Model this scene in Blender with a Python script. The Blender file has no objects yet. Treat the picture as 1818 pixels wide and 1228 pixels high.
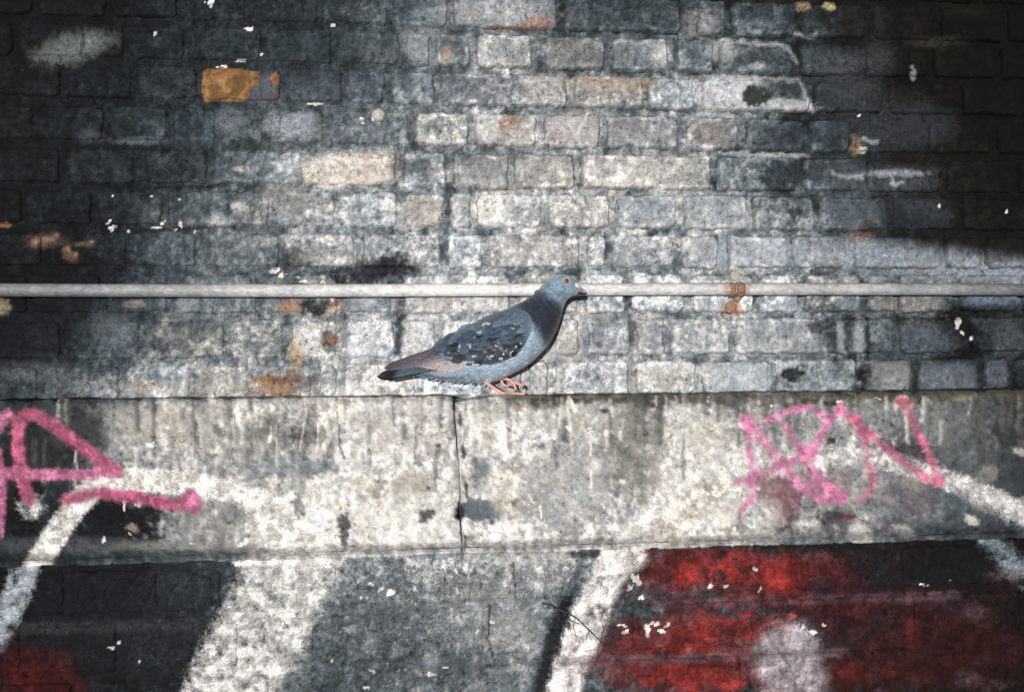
import bpy, math, random
import numpy as np
from mathutils import Vector
from mathutils.bvhtree import BVHTree

# ------------------------------------------------------------------ camera, world, sun, exposure
sc = bpy.context.scene
COL = sc.collection
FPX = 1616.0                      # focal length in photo pixels (photo 1818 wide)
YAW, ROLL, DIST = math.radians(5.6), math.radians(0.57), 1.45
CAMZ = -0.05
CAM = np.array([-DIST * math.sin(YAW), -DIST * math.cos(YAW), CAMZ])
fwd = -CAM / np.linalg.norm(CAM)
r0 = np.array([math.cos(YAW), -math.sin(YAW), 0.0]); u0 = np.cross(r0, fwd)
RGT = r0 * math.cos(ROLL) - u0 * math.sin(ROLL)
UPV = u0 * math.cos(ROLL) + r0 * math.sin(ROLL)
cd = bpy.data.cameras.new('camera'); cam = bpy.data.objects.new('camera', cd); COL.objects.link(cam)
cd.lens = FPX / 1818 * 36; cd.sensor_width = 36; cd.clip_start = 0.02; cd.clip_end = 200
from mathutils import Matrix
m = Matrix.Identity(4)
for i in range(3):
    m[i][0] = RGT[i]; m[i][1] = UPV[i]; m[i][2] = -fwd[i]; m[i][3] = CAM[i]
cam.matrix_world = m
sc.camera = cam

SUN_EL, SUN_AZ = math.radians(2.5), math.radians(10.5)      # behind the camera, a little above and left of it
sundir = Vector((-math.sin(SUN_AZ) * math.cos(SUN_EL), -math.cos(SUN_AZ) * math.cos(SUN_EL), math.sin(SUN_EL)))
sl = bpy.data.lights.new('sun', 'SUN'); sl.energy = 3.7; sl.angle = math.radians(0.5); sl.color = (1, 0.975, 0.94)
so = bpy.data.objects.new('sun', sl); COL.objects.link(so)
so.rotation_euler = sundir.to_track_quat('Z', 'Y').to_euler()
so.location = (-0.3, -3, 2)
W = bpy.data.worlds.new('World'); sc.world = W; W.use_nodes = True
nt = W.node_tree; bg = nt.nodes['Background']
sky = nt.nodes.new('ShaderNodeTexSky'); sky.sky_type = 'NISHITA'; sky.sun_disc = False
sky.sun_elevation = SUN_EL; sky.sun_rotation = math.pi + SUN_AZ
nt.links.new(sky.outputs[0], bg.inputs[0]); bg.inputs[1].default_value = 0.06
sc.view_settings.view_transform = 'Standard'; sc.view_settings.look = 'None'
sc.view_settings.gamma = 1; sc.view_settings.use_curve_mapping = False; sc.view_settings.exposure = 0.0
sc.cycles.max_bounces = 4

# ------------------------------------------------------------------ helpers
def on(px, py, Y):
    """world point where the ray through a photo position meets the vertical plane y=Y"""
    d = fwd * FPX + RGT * (px - 909) + UPV * (614 - py)
    t = (Y - CAM[1]) / d[1]
    return CAM + d * t
def project(X, Y, Z):
    rx, ry, rz = X - CAM[0], Y - CAM[1], Z - CAM[2]
    d = rx * fwd[0] + ry * fwd[1] + rz * fwd[2]
    u = (rx * RGT[0] + ry * RGT[1] + rz * RGT[2]) / d
    v = (rx * UPV[0] + ry * UPV[1] + rz * UPV[2]) / d
    return 909 + FPX * u, 614 - FPX * v
def lin(c):
    c = np.asarray(c, dtype=float) / 255.0
    return np.where(c <= 0.04045, c / 12.92, ((c + 0.055) / 1.055) ** 2.4)
def smooth(a, b, x):
    t = np.clip((x - a) / (b - a), 0, 1); return t * t * (3 - 2 * t)
rs = np.random.RandomState(7)
PERM = rs.permutation(4096)
GA = rs.rand(4096) * 2 * np.pi
GX, GY = np.cos(GA), np.sin(GA)
def perlin(x, y, seed=0):
    x = np.asarray(x, float) + seed * 17.37; y = np.asarray(y, float) + seed * 9.71
    xi = np.floor(x).astype(int); yi = np.floor(y).astype(int); xf = x - xi; yf = y - yi
    def g(ix, iy, dx, dy):
        h = PERM[(PERM[ix & 4095] + iy) & 4095]; return GX[h] * dx + GY[h] * dy
    u = xf ** 3 * (xf * (xf * 6 - 15) + 10); v = yf ** 3 * (yf * (yf * 6 - 15) + 10)
    a = g(xi, yi, xf, yf); b = g(xi + 1, yi, xf - 1, yf); c = g(xi, yi + 1, xf, yf - 1); d = g(xi + 1, yi + 1, xf - 1, yf - 1)
    return ((a + (b - a) * u) * (1 - v) + (c + (d - c) * u) * v) * 1.5
def fbm(x, y, s, o=3, seed=0):
    r = 0; amp = 1; tot = 0
    for k in range(o):
        r = r + amp * perlin(x / s, y / s, seed + k * 3); tot += amp; amp *= 0.6; s *= 0.5
    return r / tot * 1.4

def tag(o, label=None, cat=None, group=None, kind=None):
    if label: o['label'] = label
    if cat: o['category'] = cat
    if group: o['group'] = group
    if kind: o['kind'] = kind
    return o
def empty(name, loc=(0, 0, 0)):
    o = bpy.data.objects.new(name, None); COL.objects.link(o); o.location = loc; o.empty_display_size = 0.05
    return o
def link_mesh(name, V, F, mat, parent=None, sm=True, attrs=None, origin=None):
    V = np.asarray(V, float)
    if origin is None: origin = V.mean(axis=0)
    me = bpy.data.meshes.new(name)
    me.from_pydata((V - origin).tolist(), [], [tuple(int(i) for i in f) for f in F])
    me.materials.append(mat)
    if sm: me.polygons.foreach_set('use_smooth', np.ones(len(me.polygons), bool))
    if attrs:
        for k, a in attrs.items():
            at = me.attributes.new(k, 'FLOAT_COLOR', 'POINT'); at.data.foreach_set('color', np.asarray(a, np.float32).ravel())
    me.update()
    o = bpy.data.objects.new(name, me); COL.objects.link(o)
    if parent is not None:
        o.parent = parent; o.location = Vector(origin) - parent.matrix_basis.translation if parent.type == 'EMPTY' else Vector(origin) - Vector(parent['_o'])
    else:
        o.location = origin
    o['_o'] = [float(v) for v in origin]
    return o

# ------------------------------------------------------------------ materials
def node(nt, t, **k):
    n = nt.nodes.new(t)
    for a, b in k.items(): setattr(n, a, b)
    return n
def new_mat(name, rough=0.85, spec=0.25):
    m = bpy.data.materials.new(name); m.use_nodes = True
    b = m.node_tree.nodes['Principled BSDF']; b.inputs['Roughness'].default_value = rough; b.inputs['Specular IOR Level'].default_value = spec
    return m, m.node_tree, b
def noise_node(nt, co, scale, detail=2, rough=0.6, vec=None):
    n = node(nt, 'ShaderNodeTexNoise'); n.inputs['Scale'].default_value = scale; n.inputs['Detail'].default_value = detail; n.inputs['Roughness'].default_value = rough
    if vec is not None:
        mp = node(nt, 'ShaderNodeMapping'); mp.inputs['Scale'].default_value = vec; nt.links.new(co, mp.inputs[0]); co = mp.outputs[0]
    nt.links.new(co, n.inputs['Vector']); return n.outputs['Fac']
def mth(nt, op, a, b=None, c=None, clamp=False):
    n = node(nt, 'ShaderNodeMath', operation=op); n.use_clamp = clamp
    for i, v in enumerate((a, b, c)):
        if v is None: continue
        if isinstance(v, (int, float)): n.inputs[i].default_value = v
        else: nt.links.new(v, n.inputs[i])
    return n.outputs[0]
def masonry(name, streak=False):
    m, nt, b = new_mat(name, 0.88, 0.2)
    geo = node(nt, 'ShaderNodeNewGeometry'); P = geo.outputs['Position']
    A = {}
    for k in ('base', 'pa', 'pb'):
        a = node(nt, 'ShaderNodeAttribute', attribute_name=k); A[k] = a
    n0 = noise_node(nt, P, 38, 3, 0.65)
    n1 = noise_node(nt, P, 120, 3, 0.7)
    n2 = noise_node(nt, P, 330, 3, 0.75)
    n3 = noise_node(nt, P, 900, 1, 0.5)
    s = mth(nt, 'ADD', mth(nt, 'MULTIPLY', n0, 0.16), mth(nt, 'MULTIPLY', n1, 0.28))
    s = mth(nt, 'ADD', s, mth(nt, 'MULTIPLY', n2, 0.36))
    s = mth(nt, 'ADD', s, mth(nt, 'MULTIPLY', n3, 0.20))          # mean .5
    k = mth(nt, 'MULTIPLY', A['base'].outputs['Alpha'], 7.4)
    fac = mth(nt, 'POWER', mth(nt, 'MULTIPLY', s, 2.0), k)
    # crisp pits and lime crumbs
    pit = node(nt, 'ShaderNodeMapRange'); pit.inputs['From Min'].default_value = 0.30; pit.inputs['From Max'].default_value = 0.40
    pit.inputs['To Min'].default_value = 0.45; nt.links.new(n1, pit.inputs['Value'])
    fac = mth(nt, 'MULTIPLY', fac, pit.outputs[0])
    crumb = node(nt, 'ShaderNodeMapRange'); crumb.inputs['From Min'].default_value = 0.60; crumb.inputs['From Max'].default_value = 0.66
    crumb.inputs['To Min'].default_value = 1.0; crumb.inputs['To Max'].default_value = 1.28; nt.links.new(mth(nt, 'ADD', mth(nt, 'MULTIPLY', n2, 0.6), mth(nt, 'MULTIPLY', n0, 0.4)), crumb.inputs['Value'])
    fac = mth(nt, 'MULTIPLY', fac, crumb.outputs[0])
    def cover(al, lo, hi, amp):
        j = mth(nt, 'ADD', al, mth(nt, 'MULTIPLY', mth(nt, 'SUBTRACT', mth(nt, 'ADD', mth(nt, 'MULTIPLY', n1, 0.5), mth(nt, 'MULTIPLY', n2, 0.5)), 0.5), amp))
        r = node(nt, 'ShaderNodeMapRange', interpolation_type='SMOOTHSTEP'); r.inputs['From Min'].default_value = lo; r.inputs['From Max'].default_value = hi
        nt.links.new(j, r.inputs['Value']); return r.outputs[0]
    mulb = node(nt, 'ShaderNodeMix', data_type='RGBA', blend_type='MULTIPLY'); mulb.inputs[0].default_value = 1
    nt.links.new(A['base'].outputs['Color'], mulb.inputs[6])
    cc = node(nt, 'ShaderNodeCombineColor')
    for i in range(3): nt.links.new(fac, cc.inputs[i])
    nt.links.new(cc.outputs[0], mulb.inputs[7])
    # cold/warm fleck in the dirt
    hue = noise_node(nt, P, 210, 2, 0.6)
    tint = node(nt, 'ShaderNodeValToRGB'); tint.color_ramp.elements[0].position = 0.32; tint.color_ramp.elements[0].color = (0.84, 0.98, 1.18, 1)
    tint.color_ramp.elements[1].position = 0.68; tint.color_ramp.elements[1].color = (1.12, 1.01, 0.90, 1)
    nt.links.new(hue, tint.inputs[0])
    mt = node(nt, 'ShaderNodeMix', data_type='RGBA', blend_type='MULTIPLY'); mt.inputs[0].default_value = 0.75
    nt.links.new(mulb.outputs[2], mt.inputs[6]); nt.links.new(tint.outputs[0], mt.inputs[7])
    cur = mt.outputs[2]
    fp = mth(nt, 'MULTIPLY', mth(nt, 'POWER', mth(nt, 'MULTIPLY', s, 2.0), 2.8), 0.85)
    for key, lo, hi, amp in (('pa', 0.10, 0.92, 1.3), ('pb', 0.12, 0.88, 0.95)):
        cv = cover(A[key].outputs['Alpha'], lo, hi, amp)
        pm = node(nt, 'ShaderNodeMix', data_type='RGBA', blend_type='MULTIPLY'); pm.inputs[0].default_value = 1
        c2 = node(nt, 'ShaderNodeCombineColor')
        fq = fp if key == 'pa' else mth(nt, 'POWER', fp, 0.55)
        for i in range(3): nt.links.new(fq, c2.inputs[i])
        nt.links.new(A[key].outputs['Color'], pm.inputs[6]); nt.links.new(c2.outputs[0], pm.inputs[7])
        mx = node(nt, 'ShaderNodeMix', data_type='RGBA'); nt.links.new(cv, mx.inputs[0]); nt.links.new(cur, mx.inputs[6]); nt.links.new(pm.outputs[2], mx.inputs[7])
        cur = mx.outputs[2]
    nt.links.new(cur, b.inputs['Base Color'])
    h = mth(nt, 'ADD', mth(nt, 'MULTIPLY', n1, 1.0), mth(nt, 'MULTIPLY', n2, 0.5))
    bp = node(nt, 'ShaderNodeBump'); bp.inputs['Strength'].default_value = 0.8; bp.inputs['Distance'].default_value = 0.0022
    nt.links.new(h, bp.inputs['Height']); nt.links.new(bp.outputs[0], b.inputs['Normal'])
    return m
M_brick = masonry('falloff_toned_brick'); M_mortar = masonry('lime_mortar'); M_stone = masonry('weathered_concrete'); M_block = masonry('sprayed_blockwork')  # brick colour also carries the painted light falloff

# ------------------------------------------------------------------ paint, dirt and painted flash falloff fields (in photo positions on the wall faces)
GXS = np.linspace(0, 1818, 19)
GR = {  # surface tones with flash falloff painted in, dark at left and upper right
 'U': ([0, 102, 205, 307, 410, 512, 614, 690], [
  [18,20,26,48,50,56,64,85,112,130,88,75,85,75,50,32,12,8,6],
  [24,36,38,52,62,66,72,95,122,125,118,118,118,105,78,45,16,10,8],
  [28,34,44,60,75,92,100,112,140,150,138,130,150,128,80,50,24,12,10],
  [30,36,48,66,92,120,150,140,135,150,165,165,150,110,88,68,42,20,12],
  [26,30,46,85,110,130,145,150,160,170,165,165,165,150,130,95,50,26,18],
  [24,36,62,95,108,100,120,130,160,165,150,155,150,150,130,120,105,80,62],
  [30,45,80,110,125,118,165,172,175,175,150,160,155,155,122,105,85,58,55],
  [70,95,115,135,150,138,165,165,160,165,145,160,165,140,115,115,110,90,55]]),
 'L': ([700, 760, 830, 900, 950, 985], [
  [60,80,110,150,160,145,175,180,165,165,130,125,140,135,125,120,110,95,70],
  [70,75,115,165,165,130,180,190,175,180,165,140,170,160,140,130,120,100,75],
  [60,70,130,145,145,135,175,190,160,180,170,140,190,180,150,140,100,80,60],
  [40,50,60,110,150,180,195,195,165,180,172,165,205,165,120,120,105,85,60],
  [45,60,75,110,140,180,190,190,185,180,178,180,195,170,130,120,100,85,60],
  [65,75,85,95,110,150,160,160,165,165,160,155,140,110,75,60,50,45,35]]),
 'W': ([990, 1060, 1130, 1228], [
  [28,30,32,45,70,120,125,130,150,160,130,100,70,60,45,35,25,18,14],
  [22,28,30,50,85,120,110,110,125,140,110,85,75,65,52,42,34,25,18],
  [22,28,34,48,75,110,100,105,125,135,105,90,75,65,52,45,38,28,18],
  [25,30,32,42,65,100,90,100,110,118,95,80,70,62,50,42,34,24,16]])}
def grid_l(sec, px, py):
    ys, g = GR[sec]; g = np.asarray(g, float); ys = np.asarray(ys, float)
    fx = np.clip(px / 101.0, 0, 17.999); ix = fx.astype(int); tx = fx - ix; tx = tx * tx * (3 - 2 * tx)
    fy = np.interp(py, ys, np.arange(len(ys))); iy = np.minimum(fy.astype(int), len(ys) - 2); ty = fy - iy; ty = ty * ty * (3 - 2 * ty)
    return (g[iy, ix] * (1 - tx) + g[iy, ix + 1] * tx) * (1 - ty) + (g[iy + 1, ix] * (1 - tx) + g[iy + 1, ix + 1] * tx) * ty
# (section, layer, x, y, rx, ry, angle deg, colour, strength, softness, squareness)
B = []
def bl(sec, lay, x, y, rx, ry, col, st=0.8, so=0.35, ang=0, p=2): B.append((sec, lay, x, y, rx, ry, ang, col, st, so, p))
S = []
def bl_splat(sec, lay, x, y, rx, ry, col, st, so):
    r_ = random.Random(int(x * 13 + y * 7)); n = 3 + int(max(rx, ry) / 2.2)
    for _ in range(n):
        a_ = r_.uniform(0, 6.28); q_ = r_.uniform(0, .95); k_ = r_.uniform(.22, .55)
        bl(sec, lay, x + rx * q_ * math.cos(a_), y + ry * q_ * math.sin(a_), max(1.4, rx * k_ * r_.uniform(.6, 1.3)), max(1.4, ry * k_ * r_.uniform(.6, 1.3)), col, st * r_.uniform(.8, 1.1), so)
def stk(sec, lay, pts, w, col, st=0.9, so=0.4, ro=1.0): S.append((sec, lay, pts, w, col, st, so, ro))
# --- upper bricks
for a in [
 (625,300,84,30,(214,198,178),.95,.2,-4,3),(735,298,45,20,(48,52,56),.75,.5),(840,316,75,12,(182,174,162),.7,.5,8),(520,350,45,25,(150,146,136),.5,.6),
 (752,375,37,27,(172,158,140),.75,.2,0,2.5),(872,370,28,30,(232,220,204),.85,.35,0,3),(1270,375,52,26,(160,165,168),.7,.3,0,4),(925,372,36,28,(165,160,152),.6,.3,0,4),
 (1028,372,54,28,(182,178,172),.6,.3,0,4),(1148,372,52,28,(150,160,168),.7,.4,0,4),(660,482,80,22,(26,31,38),.9,.45,-8),(530,460,32,24,(40,45,50),.7,.5),
 (600,455,60,14,(152,152,148),.5,.5),(700,470,25,20,(30,36,44),.8,.5),(1290,163,58,24,(200,198,198),.8,.3,0,4),(1380,185,70,10,(190,192,192),.75,.4,4),
 (1345,170,24,18,(46,54,48),.97,.18),(1410,160,20,14,(52,56,60),.6,.4),(1390,312,32,32,(44,52,60),.88,.25),(1350,296,24,7,(50,58,66),.7,.4),(1447,308,24,22,(46,50,56),.8,.3),
 (1411,376,14,11,(50,56,62),.9,.2),(1400,235,34,14,(44,52,62),.75,.5),(1375,245,14,14,(50,56,64),.6,.4),(1263,235,32,15,(158,122,98),.6,.6),(1265,235,46,26,(110,112,112),.5,.3,0,4),
 (900,222,16,15,(176,108,72),.7,.5),(920,228,9,12,(170,105,70),.7,.5),(866,225,22,24,(205,200,196),.8,.4,0,3),(930,240,30,20,(190,180,175),.6,.5),(990,240,17,9,(126,78,54),.9,.4,-20),
 (1020,228,46,28,(188,178,174),.7,.3,0,4),(1140,232,60,26,(140,138,136),.5,.4,0,4),(955,38,24,14,(162,98,44),.92,.3),(908,50,46,5,(150,92,44),.8,.5),(885,22,92,20,(170,170,170),.6,.4,0,4),
 (1085,150,70,13,(180,154,128),.75,.4,2,4),(972,160,42,26,(178,172,160),.8,.35,0,3),(850,160,70,26,(92,92,94),.4,.5,0,4),(793,95,8,14,(190,130,92),.7,.5),(745,82,30,34,(156,160,166),.6,.5),
 (895,95,50,28,(150,150,148),.5,.4,0,4),(870,108,40,14,(185,185,182),.6,.5),(1018,97,52,26,(135,130,124),.5,.4,0,4),(1135,95,50,28,(110,114,118),.5,.3,0,4),(1172,98,16,20,(178,178,172),.7,.5),
 (1245,42,28,24,(142,142,138),.6,.4,0,3),(1280,90,28,18,(175,175,170),.6,.5),(1350,105,40,18,(52,56,58),.7,.5),(1345,118,14,7,(170,175,178),.8,.4),
 (130,85,62,24,(112,120,112),.7,.5,-15),(525,222,34,22,(158,162,172),.7,.3,0,3),(480,218,14,20,(140,145,152),.6,.4),(405,215,30,20,(116,124,136),.6,.5),
 (1425,12,12,8,(150,120,70),.8,.5),(1472,12,10,7,(170,160,84),.9,.4),(1660,75,45,10,(44,48,28),.7,.6),(1700,20,60,12,(16,22,8),.6,.6),(1520,258,10,16,(150,112,76),.8,.5),(1531,266,8,6,(206,190,150),.9,.4),
 (1560,215,90,40,(60,66,74),.4,.7),(1650,225,40,30,(52,58,68),.5,.7),(1500,160,50,25,(66,72,78),.5,.7),(1560,105,26,28,(70,78,84),.35,.8),(1480,115,55,22,(78,84,88),.6,.6),
 (1505,375,48,30,(78,88,98),.7,.2,0,5),(1620,380,60,26,(56,64,76),.45,.5,0,4),(1560,320,90,22,(80,88,96),.5,.5,0,4),(1590,308,50,6,(160,165,170),.6,.5),
 (8,400,14,4,(160,96,44),.8,.5),
 (1060,300,160,10,(190,186,178),.5,.5),(1110,322,50,10,(222,212,200),.7,.5),(1180,300,60,26,(180,176,166),.5,.5),(865,300,60,24,(128,132,132),.6,.4,0,4),(965,300,55,28,(150,148,138),.5,.4,0,4),
 (1250,450,28,28,(160,168,172),.6,.3,0,4),(1340,450,60,24,(178,174,168),.6,.5),(1143,450,54,24,(150,152,152),.5,.3,0,4),(945,446,78,26,(172,166,160),.5,.3,0,4),(1150,455,26,20,(105,112,118),.6,.5),
 (1432,445,8,9,(56,60,64),.9,.3),(1445,432,12,4,(56,60,64),.8,.3),(1460,470,22,6,(70,74,76),.7,.4),(1528,420,20,9,(122,72,46),.8,.5),(1545,405,20,10,(60,45,40),.6,.5),
 (1560,468,22,4,(104,92,66),.8,.5),(1650,472,30,4,(120,105,78),.6,.5),(1680,492,45,6,(84,74,54),.8,.5),(1290,492,80,6,(110,100,84),.5,.6),
 (515,545,20,13,(172,128,84),.85,.5),(562,545,26,13,(38,38,40),.9,.3),(596,542,12,15,(140,88,48),.8,.5),(590,552,18,4,(196,172,130),.8,.4,-30),
 (527,622,12,30,(196,150,84),.85,.5),(548,600,28,28,(208,198,188),.85,.4),(585,602,16,22,(50,44,40),.8,.5),(592,603,10,9,(150,88,44),.9,.4),
 (492,682,42,20,(160,108,56),.95,.25,0,4),(505,674,26,8,(100,74,60),.7,.5),(535,680,20,16,(110,100,96),.7,.5),(250,683,12,12,(164,118,66),.9,.3),
 (636,605,34,38,(206,206,206),.75,.3,0,4),(744,597,30,34,(204,202,198),.75,.3,0,4),(712,548,11,28,(38,46,54),.95,.35),(708,596,6,42,(48,58,68),.85,.4,3),(640,545,34,16,(150,156,158),.6,.4,0,4),
 (812,540,96,16,(184,176,168),.7,.3,0,5),(612,590,10,50,(70,78,86),.6,.5),
 (1012,608,14,24,(154,138,106),.95,.25),(1000,602,36,40,(188,184,176),.7,.3,0,4),(1040,555,22,14,(196,186,174),.6,.6,20),(1060,605,26,30,(96,108,120),.6,.4),(1080,605,22,22,(158,162,166),.6,.5),
 (1062,612,7,7,(112,90,84),.8,.4),(1128,590,14,40,(110,100,90),.4,.6),(1160,600,24,30,(128,134,136),.5,.4),(1130,672,5,20,(206,184,130),.9,.4,10),(1181,668,55,24,(190,182,166),.8,.25,0,5),
 (1308,668,62,24,(176,184,188),.75,.25,0,5),(950,668,30,28,(186,182,176),.7,.3,0,3),(1060,665,60,26,(140,150,158),.5,.4,0,4),(1245,600,50,30,(150,158,162),.5,.4,0,4),(1380,600,74,32,(168,172,172),.5,.5,0,4),
 (1300,548,16,12,(202,132,88),.9,.5),(1310,552,9,8,(168,92,44),.8,.5),(1250,545,30,14,(166,170,168),.6,.4,0,4),(1400,543,40,15,(140,150,154),.6,.3,0,4),(1500,540,30,16,(96,110,112),.7,.3),
 (1480,602,9,34,(36,44,52),.85,.4,-8),(1450,580,20,12,(40,46,54),.8,.4),(1540,600,7,34,(30,36,44),.85,.4),(1507,596,12,32,(40,44,52),.75,.4),(1524,605,10,26,(150,160,164),.7,.4),(1492,610,6,28,(140,150,154),.7,.4),
 (1465,548,26,8,(48,52,58),.7,.5),(1545,668,30,22,(20,24,28),.92,.4),(1520,690,14,6,(22,26,30),.8,.4),(1408,662,20,12,(22,28,34),.92,.35,-15),(1700,600,44,38,(12,14,18),.95,.4),(1690,556,65,12,(16,20,26),.9,.4),
 (1765,525,52,16,(98,118,142),.8,.3,0,3),(1625,542,48,18,(128,122,114),.7,.3,0,4),(1640,605,55,26,(82,96,108),.6,.5),(1580,668,34,24,(140,142,138),.7,.3,0,4),(1680,668,52,22,(98,106,120),.7,.3,0,4),
 (1765,662,24,24,(86,98,112),.7,.3,0,4),(1790,600,26,34,(74,80,88),.6,.4),(1742,660,8,28,(14,16,20),.8,.4),(1624,665,8,28,(20,24,28),.8,.4),
 (1385,420,30,4,(60,64,68),.5,.5),(1500,300,40,20,(66,72,78),.5,.5),
 (390,395,26,9,(168,172,174),.7,.5),(425,365,14,9,(190,184,168),.7,.4),(430,300,16,5,(196,186,170),.8,.4),(250,250,50,6,(96,106,120),.6,.6),(160,240,20,12,(84,90,104),.5,.6),
 (150,395,38,24,(14,16,24),.7,.6),(110,470,80,40,(12,13,18),.8,.6),(190,465,30,30,(14,16,22),.5,.6),(330,545,14,22,(150,150,150),.4,.6),(200,590,30,30,(104,112,118),.5,.7),
 (60,660,60,16,(104,110,116),.5,.6),(320,690,140,12,(170,160,146),.6,.6),(5,545,13,14,(140,128,84),.9,.4),(240,540,18,7,(165,155,140),.5,.6),
 (130,500,80,12,(16,20,26),.6,.6),(60,600,60,50,(20,24,36),.5,.7),(630,690,40,10,(206,200,192),.6,.5),(640,240,60,30,(70,78,86),.5,.6),(560,150,90,30,(64,72,82),.4,.6),
]:
    a = list(a); bl('U', 0, a[0], a[1], a[2], a[3], a[4], a[5], a[6], a[7] if len(a) > 7 else 0, a[8] if len(a) > 8 else 2)
stk('U', 0, [(1290,448),(1500,450),(1650,468),(1860,494)], 25, (150,160,170), .7, .8, 2.5)
stk('U', 0, [(1590,392),(1680,414),(1780,432),(1870,448)], 20, (16,18,20), .6, .95, 3)
stk('U', 0, [(60,258),(180,262),(300,268)], 4, (16,18,24), .6, .8)
stk('U', 0, [(100,332),(240,334),(400,330)], 3, (22,26,34), .7, .8)
stk('U', 0, [(150,410),(300,408),(420,402)], 3, (22,26,34), .7, .8)
for pts in ([(1092,73),(1150,76),(1180,84),(1190,102)], [(1213,402),(1262,407),(1318,404),(1328,388),(1328,350)], [(1215,350),(1213,400)], [(1218,345),(1320,344)],
            [(1220,208),(1262,203),(1300,210)], [(1280,72),(1340,75),(1395,84),(1412,110)], [(1245,137),(1330,138),(1420,142),(1440,190)], [(1290,274),(1350,278),(1420,280)],
            [(1478,306),(1500,316),(1530,314)], [(1580,310),(1590,330),(1600,325)],
            [(1532,248),(1548,254),(1560,252)], [(1620,120),(1625,140)], [(1412,60),(1440,65),(1448,60)], [(1130,590),(1128,640)], [(1275,270),(1430,276)], [(860,398),(960,402)],
            [(805,318),(840,324),(880,312),(908,320)], [(1032,338),(1110,334)], [(1035,430),(1040,470),(1050,478)], [(1160,136),(1185,142)]):
    stk('U', 0, [(x_ + 2 * math.sin(x_ * .37), y_) for x_, y_ in pts], 3.4, (178,180,178), .5, .9, 2.2)
for x, y, rx, ry in [(200,405,9,6),(194,395,5,5),(228,410,4,3),(280,404,12,3),(288,396,6,6),(320,398,4,9),(312,408,4,3),(486,482,12,3),(500,488,9,4),(494,478,5,4),(538,499,10,4),(530,492,5,3),(573,500,8,5),
                     (670,205,10,9),(645,212,6,7),(276,58,2,6),(560,185,14,3),(430,108,16,3),(395,118,12,4),(378,175,10,4),(440,50,10,5),(372,5,9,8),(464,98,4,4),
                     (1700,575,8,9),(1708,590,5,5),(1725,600,5,5),(989,661,13,11),(997,655,8,6),(984,690,14,8),(1000,697,12,5),(820,468,7,6),(590,45,5,3),(1525,205,5,2),(1668,365,3,5),(1786,376,3,3),
                     (200,348,4,2),(268,348,3,2),(318,352,4,4),(345,412,3,3),(720,545,3,3)]:
    bl_splat('U', 2, x, y, rx, ry, (242,240,234), .85, .35)
bl('U', 2, 402,152,42,29,(172,122,62),.97,.06,0,9); bl('U', 2, 442,140,20,15,(166,118,62),.85,.12,0,4); bl('U', 2, 488,142,9,12,(186,126,60),.8,.3); bl('U', 2, 487,166,7,8,(150,110,70),.6,.4)
bl('U', 0, 462,156,26,26,(84,86,100),.8,.3,0,4)
for x, y, rx, ry in [(80,428,34,12),(60,432,14,9),(96,420,10,8),(118,446,9,13),(130,455,10,10),(158,432,10,7),(140,434,12,4)]:
    bl('U', 0, x, y, rx * .8, ry * .8, (126,88,60), .6, .8); bl('U', 0, x + 4, y - 3, rx * .4, ry * .4, (150,106,66), .7, .4)
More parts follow.
